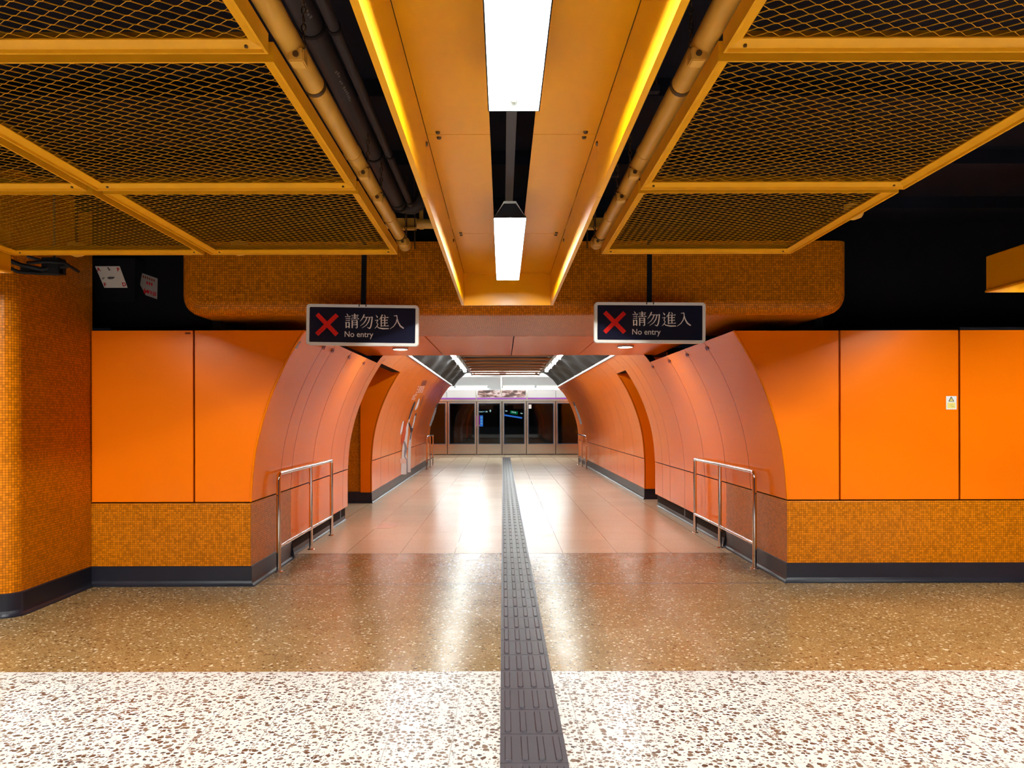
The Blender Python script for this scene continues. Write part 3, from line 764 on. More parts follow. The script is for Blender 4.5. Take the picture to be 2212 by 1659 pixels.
f0 = fixture((.04, 4.88, zf), R0, 'fluorescent fixture farther along the central trough, smaller of two bright rectangles', 'fixtures in the light troughs')
dup(f0, (.04, 1.69, zf), 'large fluorescent fixture at the top edge of the photo in the central trough')
dup(f0, (.04, -1.50, zf), 'fluorescent fixture of the central trough just behind the photographer')
dup(f0, (.04, -4.69, zf), 'fluorescent fixture of the central trough farthest behind the photographer')
# side troughs
RS = .985
xr = (2133 - VX) / 268 * RS; yr = RS * F / 268; ws = .719 * RS / R0
tr = trough(xr + ws / 2, -6.5, yr, RS, 'yellow light trough at the right edge of the photo', ws, [yr - 1.35 - 1.73 * k for k in range(5)], False)
xl = (22 - VX) / 314 * RS; yl = RS * F / 314
tl = trough(xl - ws / 2, -6.5, yl, RS, 'yellow light trough peeking in at the left edge of the photo', ws, [yl - 1.35 - 1.73 * k for k in range(5)], False)
ft = None
for cx, ye, word in ((xr + ws / 2, yr, 'right'), (xl - ws / 2, yl, 'left')):
    for k in range(4):
        lab = 'fluorescent fixture inside the %s side trough, %s' % (word, ['farthest', 'second farthest', 'second nearest', 'nearest'][k])
        loc = (cx, ye - 1.43 - 3.19 * k, zf + .045)
        if ft is None: ft = fixture(loc, R0, lab, 'fixtures in the light troughs', twin=True)
        else: dup(ft, loc, lab)

# ---------------------------------------------------------------- mesh ceiling panels
ZM = 2.60
def strand_mesh(x0, x1, y0, y1):
    """expanded metal: interlocking wavy strands, each a tilted flat bar"""
    m = MB(); lx = .079; ly = .0245
    n = int((x1 - x0) / (lx / 4)) ; rows = int((y1 - y0) / ly)
    hw, tilt = .0011, .0042
    for r in range(rows + 1):
        yc = y0 + r * ly; ph = (r % 2) * .5; pts = []
        x = x0; k = 0
        # each period: flat knot low, ramp, flat knot high, ramp
        xs = []
        a = -1.0
        while True:
            base_x = x0 + (a + ph) * lx
            for fx, fy in ((0, -1), (.13, -1), (.5, 1), (.63, 1)):
                xs.append((base_x + fx * lx, yc + fy * ly * .47))
            a += 1
            if base_x > x1: break
        # clip
        P = []
        for (xa, ya), (xb, yb) in zip(xs[:-1], xs[1:]):
            if xb <= x0 or xa >= x1: continue
            if xa < x0: ya = ya + (yb - ya) * (x0 - xa) / (xb - xa); xa = x0
            if xb > x1: yb = ya + (yb - ya) * (x1 - xa) / (xb - xa); xb = x1
            if not P: P.append((xa, ya))
            P.append((xb, yb))
        P = [(x, min(max(y, y0), y1)) for x, y in P]
        if len(P) < 2: continue
        i = len(m.v)
        for x, y in P:
            m.v += [(x, y - hw - .0018, 0), (x, y + hw - .0018, 0), (x, y + hw + .0018, tilt), (x, y - hw + .0018, tilt)]
        for k in range(len(P) - 1):
            for c in range(4):
                d = (c + 1) % 4
                m.f.append((i + 4 * k + c, i + 4 * k + d, i + 4 * k + 4 + d, i + 4 * k + 4 + c)); m.uv.append(None); m.sm.append(False)
    return m
def mesh_panel(x0, x1, y0, y1, label):
    t = thing('ceiling_mesh_panel', label, 'ceiling panel', (0, 0, ZM), 'yellow expanded metal ceiling panels')
    w = .045; fm = MB()
    # rail: inner flange on a slope, bright bottom edge, upright outside
    def rail(p, q, n):
        p, q, n = Vector(p), Vector(q), Vector(n); d = (q - p).normalized()
        pr = [(0, .062), (0, 0), (.008, 0), (.010, .010), (w, .022), (w, .026), (.012, .062)]
        a = [(p + n * o + d * o + Vector((0, 0, z))) for o, z in pr]; b = [(q + n * o - d * o + Vector((0, 0, z))) for o, z in pr]
        for k in range(len(pr) - 1): fm.quad([a[k], b[k], b[k + 1], a[k + 1]])
    rail((x0, y0, 0), (x1, y0, 0), (0, 1, 0)); rail((x1, y1, 0), (x0, y1, 0), (0, -1, 0)); rail((x0, y1, 0), (x0, y0, 0), (1, 0, 0)); rail((x1, y0, 0), (x1, y1, 0), (-1, 0, 0))
    fm.build('frame', 'yellow_mesh', t)
    sm = strand_mesh(x0 + w - .01, x1 - w + .01, y0 + w - .01, y1 - w + .01); s = sm.build('mesh', 'yellow_mesh', t, recalc=False); s.location = (0, 0, .028)
    for (sx, xx) in ((1, x0 + .06), (-1, x1 - .06)):
        for yy, ny in ((y0 + .022, 1), (y1 - .022, -1)):
            m = MB(); m.tube([(xx, yy, .016), (xx, yy, .009)], .006, 8); m.build('rivet', 'bolt', t)
    return t
g = .05
rowY = [.93, 2.32, 3.70, 5.12]
rw = ['nearest', 'middle', 'farthest']
xiL, xmL, xoL = -.706, -1.985, -3.30
xiR, xoR = .668, 1.945
for k in range(3):
    y0, y1 = rowY[k] + (g / 2 if k else 0), rowY[k + 1] - (g / 2 if k < 2 else 0)
    mesh_panel(xmL + g / 2, xiL, y0, y1, 'yellow expanded metal ceiling panel left of the central trough, %s of its row' % rw[k])
    mesh_panel(xiR, xoR, y0, y1, 'yellow expanded metal ceiling panel right of the central trough, %s of its row' % rw[k])
    if k: mesh_panel(xoL, xmL - g / 2, y0, y1, 'yellow expanded metal ceiling panel in the outer left row, %s one' % ('nearer' if k == 1 else 'farther'))
# round lamp-like bumps hanging behind the rear edges
for k, (px, py, wd) in enumerate(((166, 553, 'left end of the left panels'), (518, 551, 'middle of the left panels'), (1845, 476, 'right edge of the right panels'))):
    Yb = 5.22 if k < 2 else 4.55; p = at(px, py, Yb)
    m = MB(); m.tube([(p.x, Yb, p.z + .09), (p.x, Yb, p.z + .03), (p.x, Yb, p.z + .012), (p.x, Yb, p.z)], [.055, .055, .045, .012], 16)
    o = m.build('smoke_detector', 'yellow_pipe'); m = MB(); m.tube([(p.x, Yb, p.z + .08), (p.x, Yb, 3.4)], .010, 8); m.build('stem', 'rubber', o); tag(o, 'small round yellow detector head showing below the %s' % wd, 'detector', 'detectors behind the mesh panels')

# ---------------------------------------------------------------- pipes above the mesh
def sprinkler(xs, yend, word):
    t = thing('sprinkler_pipe', 'yellow sprinkler pipe running along the inner edge of the %s mesh panels' % word, 'pipe', (xs, 0, H + 1.205))
    m = MB(); m.tube([(0, -6.4, 0), (0, yend, 0)], .038, 18); m.build('pipe', 'yellow_pipe', t)
    m = MB(); m.tube([(0, yend - .02, 0), (0, yend + .06, 0), (0, yend + .085, 0), (0, yend + .095, 0)], [.044, .044, .036, .012], 18); m.build('end_cap', 'yellow_pipe', t)
    for k, y in enumerate((.9, 1.55, 2.12, 2.75, 3.45, 4.1, 4.55, 5.0)):
        if y > yend: continue
        m = MB(); m.tube([(0, y - .012, 0), (0, y + .012, 0)], .041, 18); m.build('collar', 'bolt' if k % 2 else 'yellow_pipe', t)
    for y in (1.9, 2.45, 3.62, 4.02, 5.03):
        s = 1 if xs < 0 else -1
        cx = s * .022; cl = MB(); cl.box(cx - .024, cx + .024, y - .028, y + .028, -.066, -.022); c = bevel(cl.build('beam_clamp', 'yellow_pipe', t), .004)
        m = MB(); m.tube([(cx, y - .0285, -.044), (cx, y - .033, -.044)], .010, 10); m.build('clamp_bolt', 'bolt', c)
        m = MB()
        for q in range(7):
            z = .0 + q * .028; r = .012
            ring = [(s * (.040) + r * .6 * math.cos(a) * (q % 2), y + r * .6 * math.cos(a) * ((q + 1) % 2), -.03 + z + r * math.sin(a)) for a in [2 * math.pi * j / 10 for j in range(11)]]
            m.tube(ring, .0028, 6, False)
        m.build('chain', 'bolt', t)
    return t
sprinkler(-.680, 5.24, 'left'); sprinkler(.650, 5.20, 'right')
cp = thing('cross_pipe', 'yellow pipe crossing behind the central trough to both sprinkler pipes', 'pipe', (0, 5.62, H + 1.435))
m = MB(); m.tube([(-.86, 0, 0), (.82, 0, 0)], .036, 16); m.build('pipe', 'yellow_pipe', cp)
for x in (-.60, .53):
    m = MB(); m.tube([(x - .016, 0, 0), (x + .016, 0, 0)], .041, 16); m.box(x - .014, x + .014, -.004, .004, .03, .46); m.build('pipe_strap', 'yellow_pipe', cp)
for s, x in ((-1, -.70), (1, .68)):
    box_obj('bracket', 'yellow_pipe', cp, x - .07, x + .07, -.09, -.05, -.06, -.045, bev=.002)
    box_obj('bracket', 'yellow_pipe', cp, x - .07, x + .07, -.05, -.044, -.06, .03)
    for dx in (-.03, .03):
        m = MB(); m.tube([(x + dx - s * .03, -.07, -.20), (x + dx - s * .03, -.07, .46)], .0045, 8); m.build('threaded_rod', 'bolt', cp)
def conduit(x, rel, r, yend, label, elbow, printed=False):
    z = H + rel; t = thing('conduit', label, 'conduit', (x, 0, z))
    P = [(0, -6.4, 0), (0, yend, 0)]
    m = MB(); m.tube(P, r, 16); m.build('pipe', 'conduit', t)
    for y in (1.35, 2.9, 4.3, yend - .08):
        m = MB(); m.tube([(0, y - .01, 0), (0, y + .01, 0)], r + .005, 16); m.build('saddle', 'rubber', t)
    if printed:
        m = MB(); rr = r + .0006; a0 = math.radians(-62)
        random.seed(3)
        for blk in (2.05, 2.5, 3.2):
            for k in range(14):
                if random.random() < .2: continue
                y = blk + k * .022; h0 = random.uniform(.0, .10); h1 = h0 + random.uniform(.12, .28)
                m.quad([(rr * math.cos(a0 + h0), y, rr * math.sin(a0 + h0)), (rr * math.cos(a0 + h0), y + .013, rr * math.sin(a0 + h0)), (rr * math.cos(a0 + h1), y + .013, rr * math.sin(a0 + h1)), (rr * math.cos(a0 + h1), y, rr * math.sin(a0 + h1))])
        m.build('print', 'conduit_print', t)['kind'] = 'stuff'
    return t
conduit(-.728, 1.50, .048, 5.32, 'thick dark printed conduit beside the left sprinkler pipe', True, True)
el = thing('conduit_elbow', 'curved dark conduit elbow turning up at the end of the thick conduit', 'conduit', (-.728, 5.33, H + 1.50))
P = [(0, 0, 0)] + [(.09 * (1 - math.cos(a)), .09 * math.sin(a), 0) for a in [math.pi / 2 * k / 6 for k in range(1, 7)]] + [(.13, .092, .02), (.16, .092, .08), (.165, .092, 1.9 - 1.50)]
m = MB(); m.tube(P, .048, 16); m.build('pipe', 'conduit', el)
m = MB(); m.tube([(0, 0, 0), (0, .03, 0)], .054, 16); m.build('socket', 'rubber', el)
conduit(-.640, 1.49, .022, 5.30, 'thinner dark conduit beside the thick one, left of the central trough', False)
tray = thing('cable_tray', 'dark perforated cable tray in the gap right of the central trough', 'cable tray', (.63, 0, H + 1.62))
box_obj('side_flange', 'tray', tray, -.105, -.10, -6, 5.3, 0, .05); box_obj('side_flange', 'tray', tray, .10, .105, -6, 5.3, 0, .05)
m = MB(); y = -.2
while y < 5.25:
    m.box(-.10, .10, y, y + .03, 0, .003)
    for x in (-.10, -.045, .0, .05): m.box(x, x + .035, y + .03, y + .09, 0, .003)
    m.box(.088, .1, y + .03, y + .09, 0, .003)
    y += .09
m.build('perforated_base', 'tray', tray)
for y in (1.1, 2.4, 3.7, 5.0):
    box_obj('hanger', 'tray', tray, -.14, .14, y, y + .04, -.03, 0)
    for s in (-1, 1):
        m = MB(); m.tube([(s * .125, y + .02, -.03), (s * .125, y + .02, 3.4 - H - 1.62)], .005, 6); m.build('threaded_rod', 'bolt', tray)
# black cables and bracket by the column, top left
cb = thing('cable_bundle', 'tangle of black cables on a dark bracket beside the tiled column, under the left mesh', 'cables', at(110, 574, 5.45))
c0 = at(110, 574, 5.45)
def rel_pts(l): return [at(px, py, Y) - c0 for px, py, Y in l]
for pts, r in (([(-40, 545, 5.2), (10, 556, 5.3), (45, 570, 5.4), (90, 580, 5.45), (150, 572, 5.5)], .016), ([(15, 560, 5.3), (20, 576, 5.35), (40, 585, 5.4), (80, 588, 5.45), (130, 590, 5.5)], .013), ([(60, 566, 5.4), (100, 563, 5.4), (140, 566, 5.45), (170, 585, 5.6)], .012)):
    m = MB(); m.tube(rel_pts(pts), r, 8); m.build('cable', 'rubber', cb)
p = rel_pts([(50, 590, 5.5), (135, 590, 5.5), (135, 563, 5.5), (50, 563, 5.5)])
box_obj('bracket', 'rubber', cb, p[0].x, p[1].x, .02, .06, p[0].z, p[0].z + .045); box_obj('bracket', 'rubber', cb, p[1].x - .12, p[1].x, .0, .1, p[0].z, p[2].z + .02)
m = MB(); q = rel_pts([(118, 552, 5.5)])[0]; m.tube([(q.x, .05, q.z - .06), (q.x, .05, 3.4 - c0.z)], .008, 8); m.build('hanger_rod', 'grey_rail', cb)
m = MB(); q0, q1 = rel_pts([(60, 552, 5.5), (105, 566, 5.5)]); m.tube([q0, q1], .012, 8); m.build('grey_strut', 'grey_rail', cb)

# dark duct with the paper notices, upper left
A = [at(188, 556, 6.86), at(292, 556, 6.86), at(292, 648, 7.02), at(207, 648, 7.02)]
m = MB(); m.quad(A); m.quad([A[0], A[3], A[3] + Vector((0, .03, 0)), A[0] + Vector((0, .18, 0))]); m.quad([A[1], A[2], A[2] + Vector((0, .03, 0)), A[1] + Vector((0, .18, 0))])
m.quad([A[0], A[1], A[1] + Vector((0, .18, 0)), A[0] + Vector((0, .18, 0))]); m.quad([A[3], A[2], A[2] + Vector((0, .03, 0)), A[3] + Vector((0, .03, 0))])
duct = m.build('ventilation_duct', 'black_wall'); tag(duct, 'black sloping duct between the tiled column and the mosaic beam', 'duct')
def on_plane(px, py, o, n):
    d = at(px, py, 1.0) - Vector((0, 0, H)); c = Vector((0, 0, H)); return c + d * ((o - c).dot(n) / d.dot(n))
nA = (A[1] - A[0]).cross(A[3] - A[0]).normalized()
if nA.y > 0: nA = -nA
oA = A[0] + nA * .004
def sheet(name, pix, o, n, label, cat, mat='paper'):
    P = [on_plane(x, y, o, n) for x, y in pix]; c = sum(P, Vector()) / len(P)
    t = thing(name, label, cat, c); m = MB(); f = [p - c for p in P]; b = [p - c - n * .002 for p in P]
    m.quad(f); m.quad(b[::-1])
    for k in range(len(f)): l = (k + 1) % len(f); m.quad([f[k], f[l], b[l], b[k]])
    m.build('sheet', mat, t); return t, c
s1, c1 = sheet('paper_notice', [(206, 573.5), (259, 573.5), (276, 620), (226, 620)], oA, nA, 'white paper with red corner letters taped to the black duct by the column', 'notice')
def put_letter(t, c, ch, px, py, o, n, h_px, mat, slant=.0):
    P = on_plane(px, py, o + n * .0015, n); xd = (on_plane(px + 8, py, o, n) - on_plane(px, py, o, n)).normalized(); yd = (on_plane(px - 3 * slant, py - 8, o, n) - on_plane(px, py, o, n)).normalized()
    sz = (on_plane(px, py - h_px, o, n) - on_plane(px, py, o, n)).length / .72
    ob = text_mesh('letter', ch, 1.0, mat, t, .0003, 'CENTER', .03)
    ob.matrix_local = Matrix(((xd.x * sz, yd.x * sz, n.x, P.x - c.x), (xd.y * sz, yd.y * sz, n.y, P.y - c.y), (xd.z * sz, yd.z * sz, n.z, P.z - c.z), (0, 0, 0, 1)))
for ch, px, py in (('A', 214.5, 584), ('P', 257, 584.5), ('F', 228.5, 617), ('D', 269.5, 616.5)): put_letter(s1, c1, ch, px, py, oA, nA, 8, 'paper_red', .9)
def blot(t, c, pix, o, n, mat, name='mark'):
    m = MB(); m.quad([on_plane(x, y, o + n * .0012, n) - c for x, y in pix]); m.build(name, mat, t)
blot(s1, c1, [(231.5, 598.5), (236, 596), (246, 596), (249, 598), (244, 601), (236, 601.5)], oA, nA, 'paper_dark', 'hole')
for q in ([(232, 576), (235, 575.5), (237, 579), (234, 580)], [(234.5, 580), (238, 579), (239.5, 582), (236, 583)]): blot(s1, c1, q, oA, nA, 'paper_dark', 'symbol')
blot(s1, c1, [(220, 599), (226, 596.5), (227, 598.5), (223, 603)], oA, nA, 'mural_grey', 'mark')
nB = Vector((0, -1, 0)); oB = at(322, 610, 7.0465)
s2, c2 = sheet('paper_notice', [(305.5, 587.5), (341, 600), (340, 645), (315, 636), (303.5, 614)], oB, nB, 'dim grey paper with red lettering on the black wall left of the beam', 'notice', 'paper_dim')
for ch, px, py, hp in (('M', 317, 632, 8), ('F', 322, 633, 7), ('3', 326.5, 634, 7), ('2', 332, 636, 7), ('2', 336, 637, 7), ('(', 312, 630, 9)): put_letter(s2, c2, ch, px, py, oB, nB, hp, 'paper_red', 0)
for k in range(6):
    x = 309 + 4.6 * k; y = 593 + 1.7 * k; blot(s2, c2, [(x, y), (x + 2.6, y + .9), (x + 2.4, y + 6), (x, y + 5.2)], oB, nB, 'mural_brown')
for k in range(3):
    x = 317 + 5 * k; y = 606 + 1.6 * k; blot(s2, c2, [(x, y), (x + 3, y + .9), (x + 2.8, y + 7), (x, y + 6.2)], oB, nB, 'paper_red')
m = MB(); m.box(-3.9, -2.72, 7.05, 7.15, 2.35, 3.3); struct(m.build('wall_upper_left', 'black_wall'))

# ---------------------------------------------------------------- no entry signs
def ribbon(pts, w):
    P = [Vector(p) for p in pts]; L, R = [], []
    w = w if isinstance(w, (list, tuple)) else [w] * len(P)
    for k, p in enumerate(P):
        d = (P[min(k + 1, len(P) - 1)] - P[max(k - 1, 0)]).normalized(); n = Vector((-d.y, d.x)); L.append(p + n * w[k] / 2); R.append(p - n * w[k] / 2)
    return L + R[::-1]
def Hs(x0, x1, y): return [[(x0, y - 1.9), (x1, y - 1.9), (x1, y + 1.9), (x1 - 5, y + 6.5), (x1 - 9, y + 1.9), (x0, y + 1.9)]]
def Vs(x, y0, y1, w=7.5): return [[(x - w / 2, y1), (x + w / 2, y1), (x + w / 2, y0 - 2), (x - w / 2 - 1.5, y0 + 2.5)]]
def S(pts, w): 
    q = ribbon(pts, w); n = len(q); h = n // 2
    return [[tuple(q[k]), tuple(q[k + 1]), tuple(q[n - 2 - k]), tuple(q[n - 1 - k])] for k in range(h - 1)]
G = [
    S([(13, 99), (19, 92), (23, 85)], [2, 6, 7]) + Hs(2, 40, 79) + Hs(7, 36, 66) + Hs(7, 36, 53) + Hs(10, 34, 39) + Vs(11, 42, 2) + Vs(32, 40, 2) + Hs(12, 31, 10)
    + Hs(46, 95, 88) + Hs(49, 91, 76) + Hs(42, 99, 64) + Vs(70, 99, 64) + Vs(53, 55, 2) + Hs(53, 88, 52) + Vs(87, 54, 6) + S([(88, 8), (82, 2), (74, 8)], [6, 6, 1]) + Hs(56, 85, 38) + Hs(56, 85, 25),
    S([(32, 99), (24, 80), (14, 64), (3, 52)], [8, 7, 5, 2]) + Hs(24, 90, 80) + S([(87, 82), (84, 48), (78, 18), (70, 3)], [8, 8, 8, 7]) + S([(72, 4), (62, 8), (52, 13)], [7, 5, 1])
    + S([(50, 79), (42, 58), (28, 38), (5, 20)], [7, 7, 5, 2]) + S([(70, 79), (62, 50), (46, 26), (18, 6)], [7, 7, 5, 2]),
    S([(54, 99), (46, 82), (31, 64)], [8, 6, 2]) + Vs(47, 80, 18) + S([(66, 99), (72, 90), (74, 84)], [2, 6, 7]) + Hs(48, 96, 79) + Hs(50, 91, 61) + Hs(50, 91, 43) + Hs(48, 98, 23) + Vs(71, 80, 24)
    + S([(9, 95), (16, 87), (21, 79)], [2, 7, 8]) + Hs(3, 25, 60) + S([(23, 62), (15, 44), (24, 34), (17, 20)], [6, 5, 6, 5]) + S([(2, 4), (10, 12), (18, 21)], [2, 4, 5]) + S([(16, 20), (30, 9), (60, 4), (99, 5)], [4, 6, 8, 6]),
    Hs(30, 52, 92) + S([(51, 94), (53, 74), (61, 48), (76, 24), (99, 8)], [6, 6, 8, 10, 8]) + S([(53, 72), (46, 46), (30, 22), (3, 2)], [7, 6, 5, 2]),
]
def no_entry(cx, cz, y, tilt, w, h, label, ztop):
    t = thing('no_entry_sign', label, 'sign', (cx, y, cz), 'no entry signs'); t.rotation_euler = (0, tilt, 0)
    def rr(a, b, r, n=5):
        o = []
        for sx, sz, a0 in ((1, 1, 0), (-1, 1, 90), (-1, -1, 180), (1, -1, 270)):
            for k in range(n + 1):
                q = math.radians(a0 + 90 * k / n); o.append((sx * (a - r) + r * math.cos(q), sz * (b - r) + r * math.sin(q)))
        return o
    out, inn = rr(w / 2, h / 2, .028), rr(w / 2 - .025, h / 2 - .024, .008)
    m = MB(); n = len(out)
    for k in range(n):
        l = (k + 1) % n
        m.quad([(out[k][0], -.03, out[k][1]), (out[l][0], -.03, out[l][1]), (inn[l][0], -.03, inn[l][1]), (inn[k][0], -.03, inn[k][1])])
        m.quad([(out[k][0], -.03, out[k][1]), (out[l][0], -.03, out[l][1]), (out[l][0], .03, out[l][1]), (out[k][0], .03, out[k][1])])
        m.quad([(inn[k][0], -.03, inn[k][1]), (inn[l][0], -.03, inn[l][1]), (inn[l][0], -.022, inn[l][1]), (inn[k][0], -.022, inn[k][1])])
    m.quad([(x, .03, z) for x, z in out]); m.build('frame', 'sign_frame', t)
    m = MB(); m.quad([(x, -.022, z) for x, z in inn]); m.build('panel', 'sign_navy', t)
    u = w / 1905
    def sp(x, z): return ((x - 1142) * u, (492 - z) * u)
    m = MB()
    for a, b in (((368, 316), (710, 662)), ((710, 322), (366, 660))):
        p, q = Vector(sp(*a)), Vector(sp(*b)); m.prism([tuple(v) for v in ribbon([p, q], 74 * u)], .002, 'y', -.0245 - (.0004 if a[0] > 500 else 0))
    m.build('cross', 'sign_red', t)
    m = MB()
    for k, gl in enumerate(G):
        for poly in gl:
            pp = [sp(838 + 254 * k + p[0] * 2.46, 550 + 8 * (k > 0) - p[1] * 2.52) for p in poly]
            m.quad([(x, -.0238, z) for x, z in pp])
    m.build('chinese_lettering', 'sign_text', t, recalc=False)
    tx = text_mesh('english_lettering', 'No entry', 150 * u, 'sign_text', t, .0006); tx.rotation_euler = (math.radians(90), 0, 0)
    wd = max(v.co.x for v in tx.data.vertices) - min(v.co.x for v in tx.data.vertices)
    s = 485 * u / wd; tx.scale = (s, s * 1.06, 1); a, b = sp(832, 695); tx.location = (a, -.0236, b)
    box_obj('hanger_post', 'black_wall', t, -.019, .019, -.008, .022, h / 2 - .004, ztop - cz)
    for s_ in (-1, 1): box_obj('hanger_clip', 'seal', t, s_ * .028 - .004, s_ * .028 + .004, -.034, -.029, h / 2 - .018, h / 2 + .003)
    return t
YS = 6.34; ks = YS / F
p = at(784.5, 702.5, YS); no_entry(p.x, p.z, YS, .0165, 241 * ks, 88 * ks, 'navy no entry sign with red cross hanging left of the central trough', 3.40)
p = at(1403, 698.5, YS); no_entry(p.x, p.z, YS, .007, 239 * ks, 87.3 * ks, 'navy no entry sign with red cross hanging right of the central trough', 3.40)

# ---------------------------------------------------------------- handrails
def handrail(x, ys, label):
    y0, y1 = ys[0], ys[-1]; ym = ys[1]; zt, zl, r = .955, .245, .0215
    t = thing('handrail', label, 'handrail', (x, y0, 0), 'steel handrails'); b = .06
    L = y1 - y0
    P = [(0, 0, .004), (0, 0, zt - b)] + [(0, b - b * math.cos(a), zt - b + b * math.sin(a)) for a in [math.pi / 2 * k / 6 for k in range(1, 7)]] + [(0, L - .03, zt)] + [(0, L - .03 + .03 * math.sin(a), zt - .03 + .03 * math.cos(a)) for a in [math.pi / 2 * k / 5 for k in range(1, 6)]] + [(0, L, .004)]
    m = MB(); m.tube(P, r, 16); m.build('frame', 'steel', t)
    m = MB(); m.tube([(0, ym - y0, .004), (0, ym - y0, zt - .01)], r * .95, 16); m.build('post', 'steel', t)
    m = MB(); m.tube([(0, 0, zl), (0, L, zl)], r * .9, 16); m.build('lower_rail', 'steel', t)
    for y in (0, ym - y0, L):
        m = MB(); m.tube([(0, y, 0), (0, y, .006), (0, y, .010)], [.042, .042, .030], 18); m.build('base_flange', 'steel', t)
    return t
handrail(-2.19, (7.41, 8.66, 9.70), 'polished steel handrail with three posts at the near left wall')
handrail(2.495, (7.53, 8.73, 9.86), 'polished steel handrail with three posts at the near right wall')
handrail(-2.20, (22.0, 23.0, 23.95), 'small distant steel handrail at the far end of the left wall')
handrail(2.415, (22.0, 23.1, 24.2), 'small distant steel handrail at the far end of the right wall')

# ---------------------------------------------------------------- downlights, notices, mural
for px, py, wd in ((865, 752, 'left'), (1351, 748, 'right')):
    Y = (2.39 - H) * F / (VY - py); p = at(px, py, Y)
    t = thing('downlight', 'round white downlight in the orange soffit below the %s no entry sign' % wd, 'downlight', (p.x, Y, 2.39), 'downlights in the soffit')
    m = MB(); m.tube([(0, 0, .0), (0, 0, -.014), (0, 0, -.018)], [.105, .10, .088], 28, False); m.build('rim', 'trim_white', t)
    m = MB(); m.tube([(0, 0, -.012), (0, 0, -.0165)], [.088, .086], 28); m.build('lens', 'downlight', t)
# safety notice on the right wall
y = YR - .001
t = thing('safety_notice', 'small white and yellow warning notice with a triangle on the right orange wall', 'notice', at(2055, 871.5, y))
k = y / F; nz = 33.2
def nb(name, mat, x0, x1, z0, z1, d): return box_obj(name, mat, t, (x0 - 855) / nz * k, (x1 - 855) / nz * k, -d, 0, (713 - z1) / nz * k, (713 - z0) / nz * k)
nb('sheet', 'label_white', 480, 1225, 250, 1200, .0015); nb('text_block', 'label_yellow', 565, 1145, 725, 1130, .002)
q = lambda l: [((x - 855) / nz * k, (713 - z) / nz * k) for x, z in l]
m = MB(); m.prism(q([(645, 640), (1050, 640), (1040, 590), (860, 290), (830, 290), (655, 590)]), .002, 'y', -.002); m.build('triangle_border', 'label_black', t)
m = MB(); m.prism(q([(715, 600), (985, 600), (847, 365)]), .0025, 'y', -.0025); m.build('triangle', 'label_yellow', t)
m = MB(); m.prism(q([(830, 420), (865, 420), (855, 510), (840, 510)]), .003, 'y', -.003); m.prism(q([(836, 535), (860, 535), (860, 560), (836, 560)]), .003, 'y', -.003); m.build('exclamation_mark', 'label_black', t)
for z, a, b in ((840, 750, 980), (940, 740, 960), (1005, 850, 1050)): nb('print_line', 'label_olive', a, b, z, z + 22, .0024)
p = at(406, 718.5, YL - .001); o = box_obj('panel_sticker', 'mural_brown', None, p.x - .024, p.x + .024, YL - .0018, YL - .0002, p.z - .008, p.z + .008); tag(o, 'tiny dark red sticker in the top right corner of the leftmost flat orange panel', 'sticker')
# decals that follow the curved wall
def wall_pt(side, px, py, off):
    lo, hi = 3.0, 40.0
    def f(Y): p = at(px, py, Y); return side * (p.x - wall_x(side, Y, min(max(p.z, 0), Z_RIM), 0))
    for _ in range(50):
        mid = (lo + hi) / 2
        if f(mid) > 0: hi = mid
        else: lo = mid
    p = at(px, py, lo); return Vector((p.x - side * off, p.y, p.z))
def on_wall(side, y, z, off): return Vector((wall_x(side, y, z, off), y, z))
def yz(side, px, py): p = wall_pt(side, px, py, 0); return p.y, p.z
def strip_decal(side, rows, name, mat, parent, off=.003):
    """rows of (py, px0, px1) read off the photograph, laid on the curved cladding"""
    R = [(yz(side, a, py), yz(side, b, py)) for py, a, b in rows]; m = MB(); G_ = []
    for (r0, r1) in zip(R[:-1], R[1:]):
        for k in range(5):
            t_ = k / 5; G_.append([(r0[0][0] + (r1[0][0] - r0[0][0]) * t_, r0[0][1] + (r1[0][1] - r0[0][1]) * t_), (r0[1][0] + (r1[1][0] - r0[1][0]) * t_, r0[1][1] + (r1[1][1] - r0[1][1]) * t_)])
    G_.append([R[-1][0], R[-1][1]])
    m.grid([[on_wall(side, ya, za, off), on_wall(side, (ya + yb) / 2, (za + zb) / 2, off), on_wall(side, yb, zb, off)] for (ya, za), (yb, zb) in G_], None, True)
    return m.build(name, mat, parent, recalc=False)
# grey sticker near the head of the first curved panel
t = thing('inspection_sticker', 'small grey sticker near the top of the first curved panel on the left', 'sticker')
strip_decal(-1, [(737.5, 643, 650), (741, 641.5, 649)], 'sticker_head', 'label_grey', t); strip_decal(-1, [(742.5, 639.5, 645.5), (752, 635.5, 642.5)], 'sticker_body', 'label_grey', t)
c6 = lambda l: [(780 + y / 6.38, 840 + a / 6.38, 840 + b / 6.38) for y, a, b in l]
mu = thing('wall_mural', 'printed white and black drawing of a draped figure on the left curved wall', 'mural')
strip_decal(-1, c6([(845, 255, 270), (900, 240, 268), (1000, 212, 262), (1100, 196, 250), (1250, 178, 240), (1400, 168, 250), (1480, 165, 252), (1560, 162, 250)]), 'drapery', 'mural_white', mu, .003)
strip_decal(-1, c6([(975, 298, 318), (1080, 278, 308), (1200, 262, 302), (1350, 256, 300), (1450, 256, 299), (1530, 256, 298)]), 'drapery', 'mural_white', mu, .0035)
strip_decal(-1, c6([(1100, 196, 216), (1150, 205, 236), (1200, 215, 248), (1250, 205, 240), (1310, 205, 222), (1350, 225, 240)]), 'fold', 'mural_grey', mu, .005)
strip_decal(-1, c6([(1340, 236, 254), (1450, 240, 256), (1560, 236, 256)]), 'fold', 'mural_grey', mu, .005)
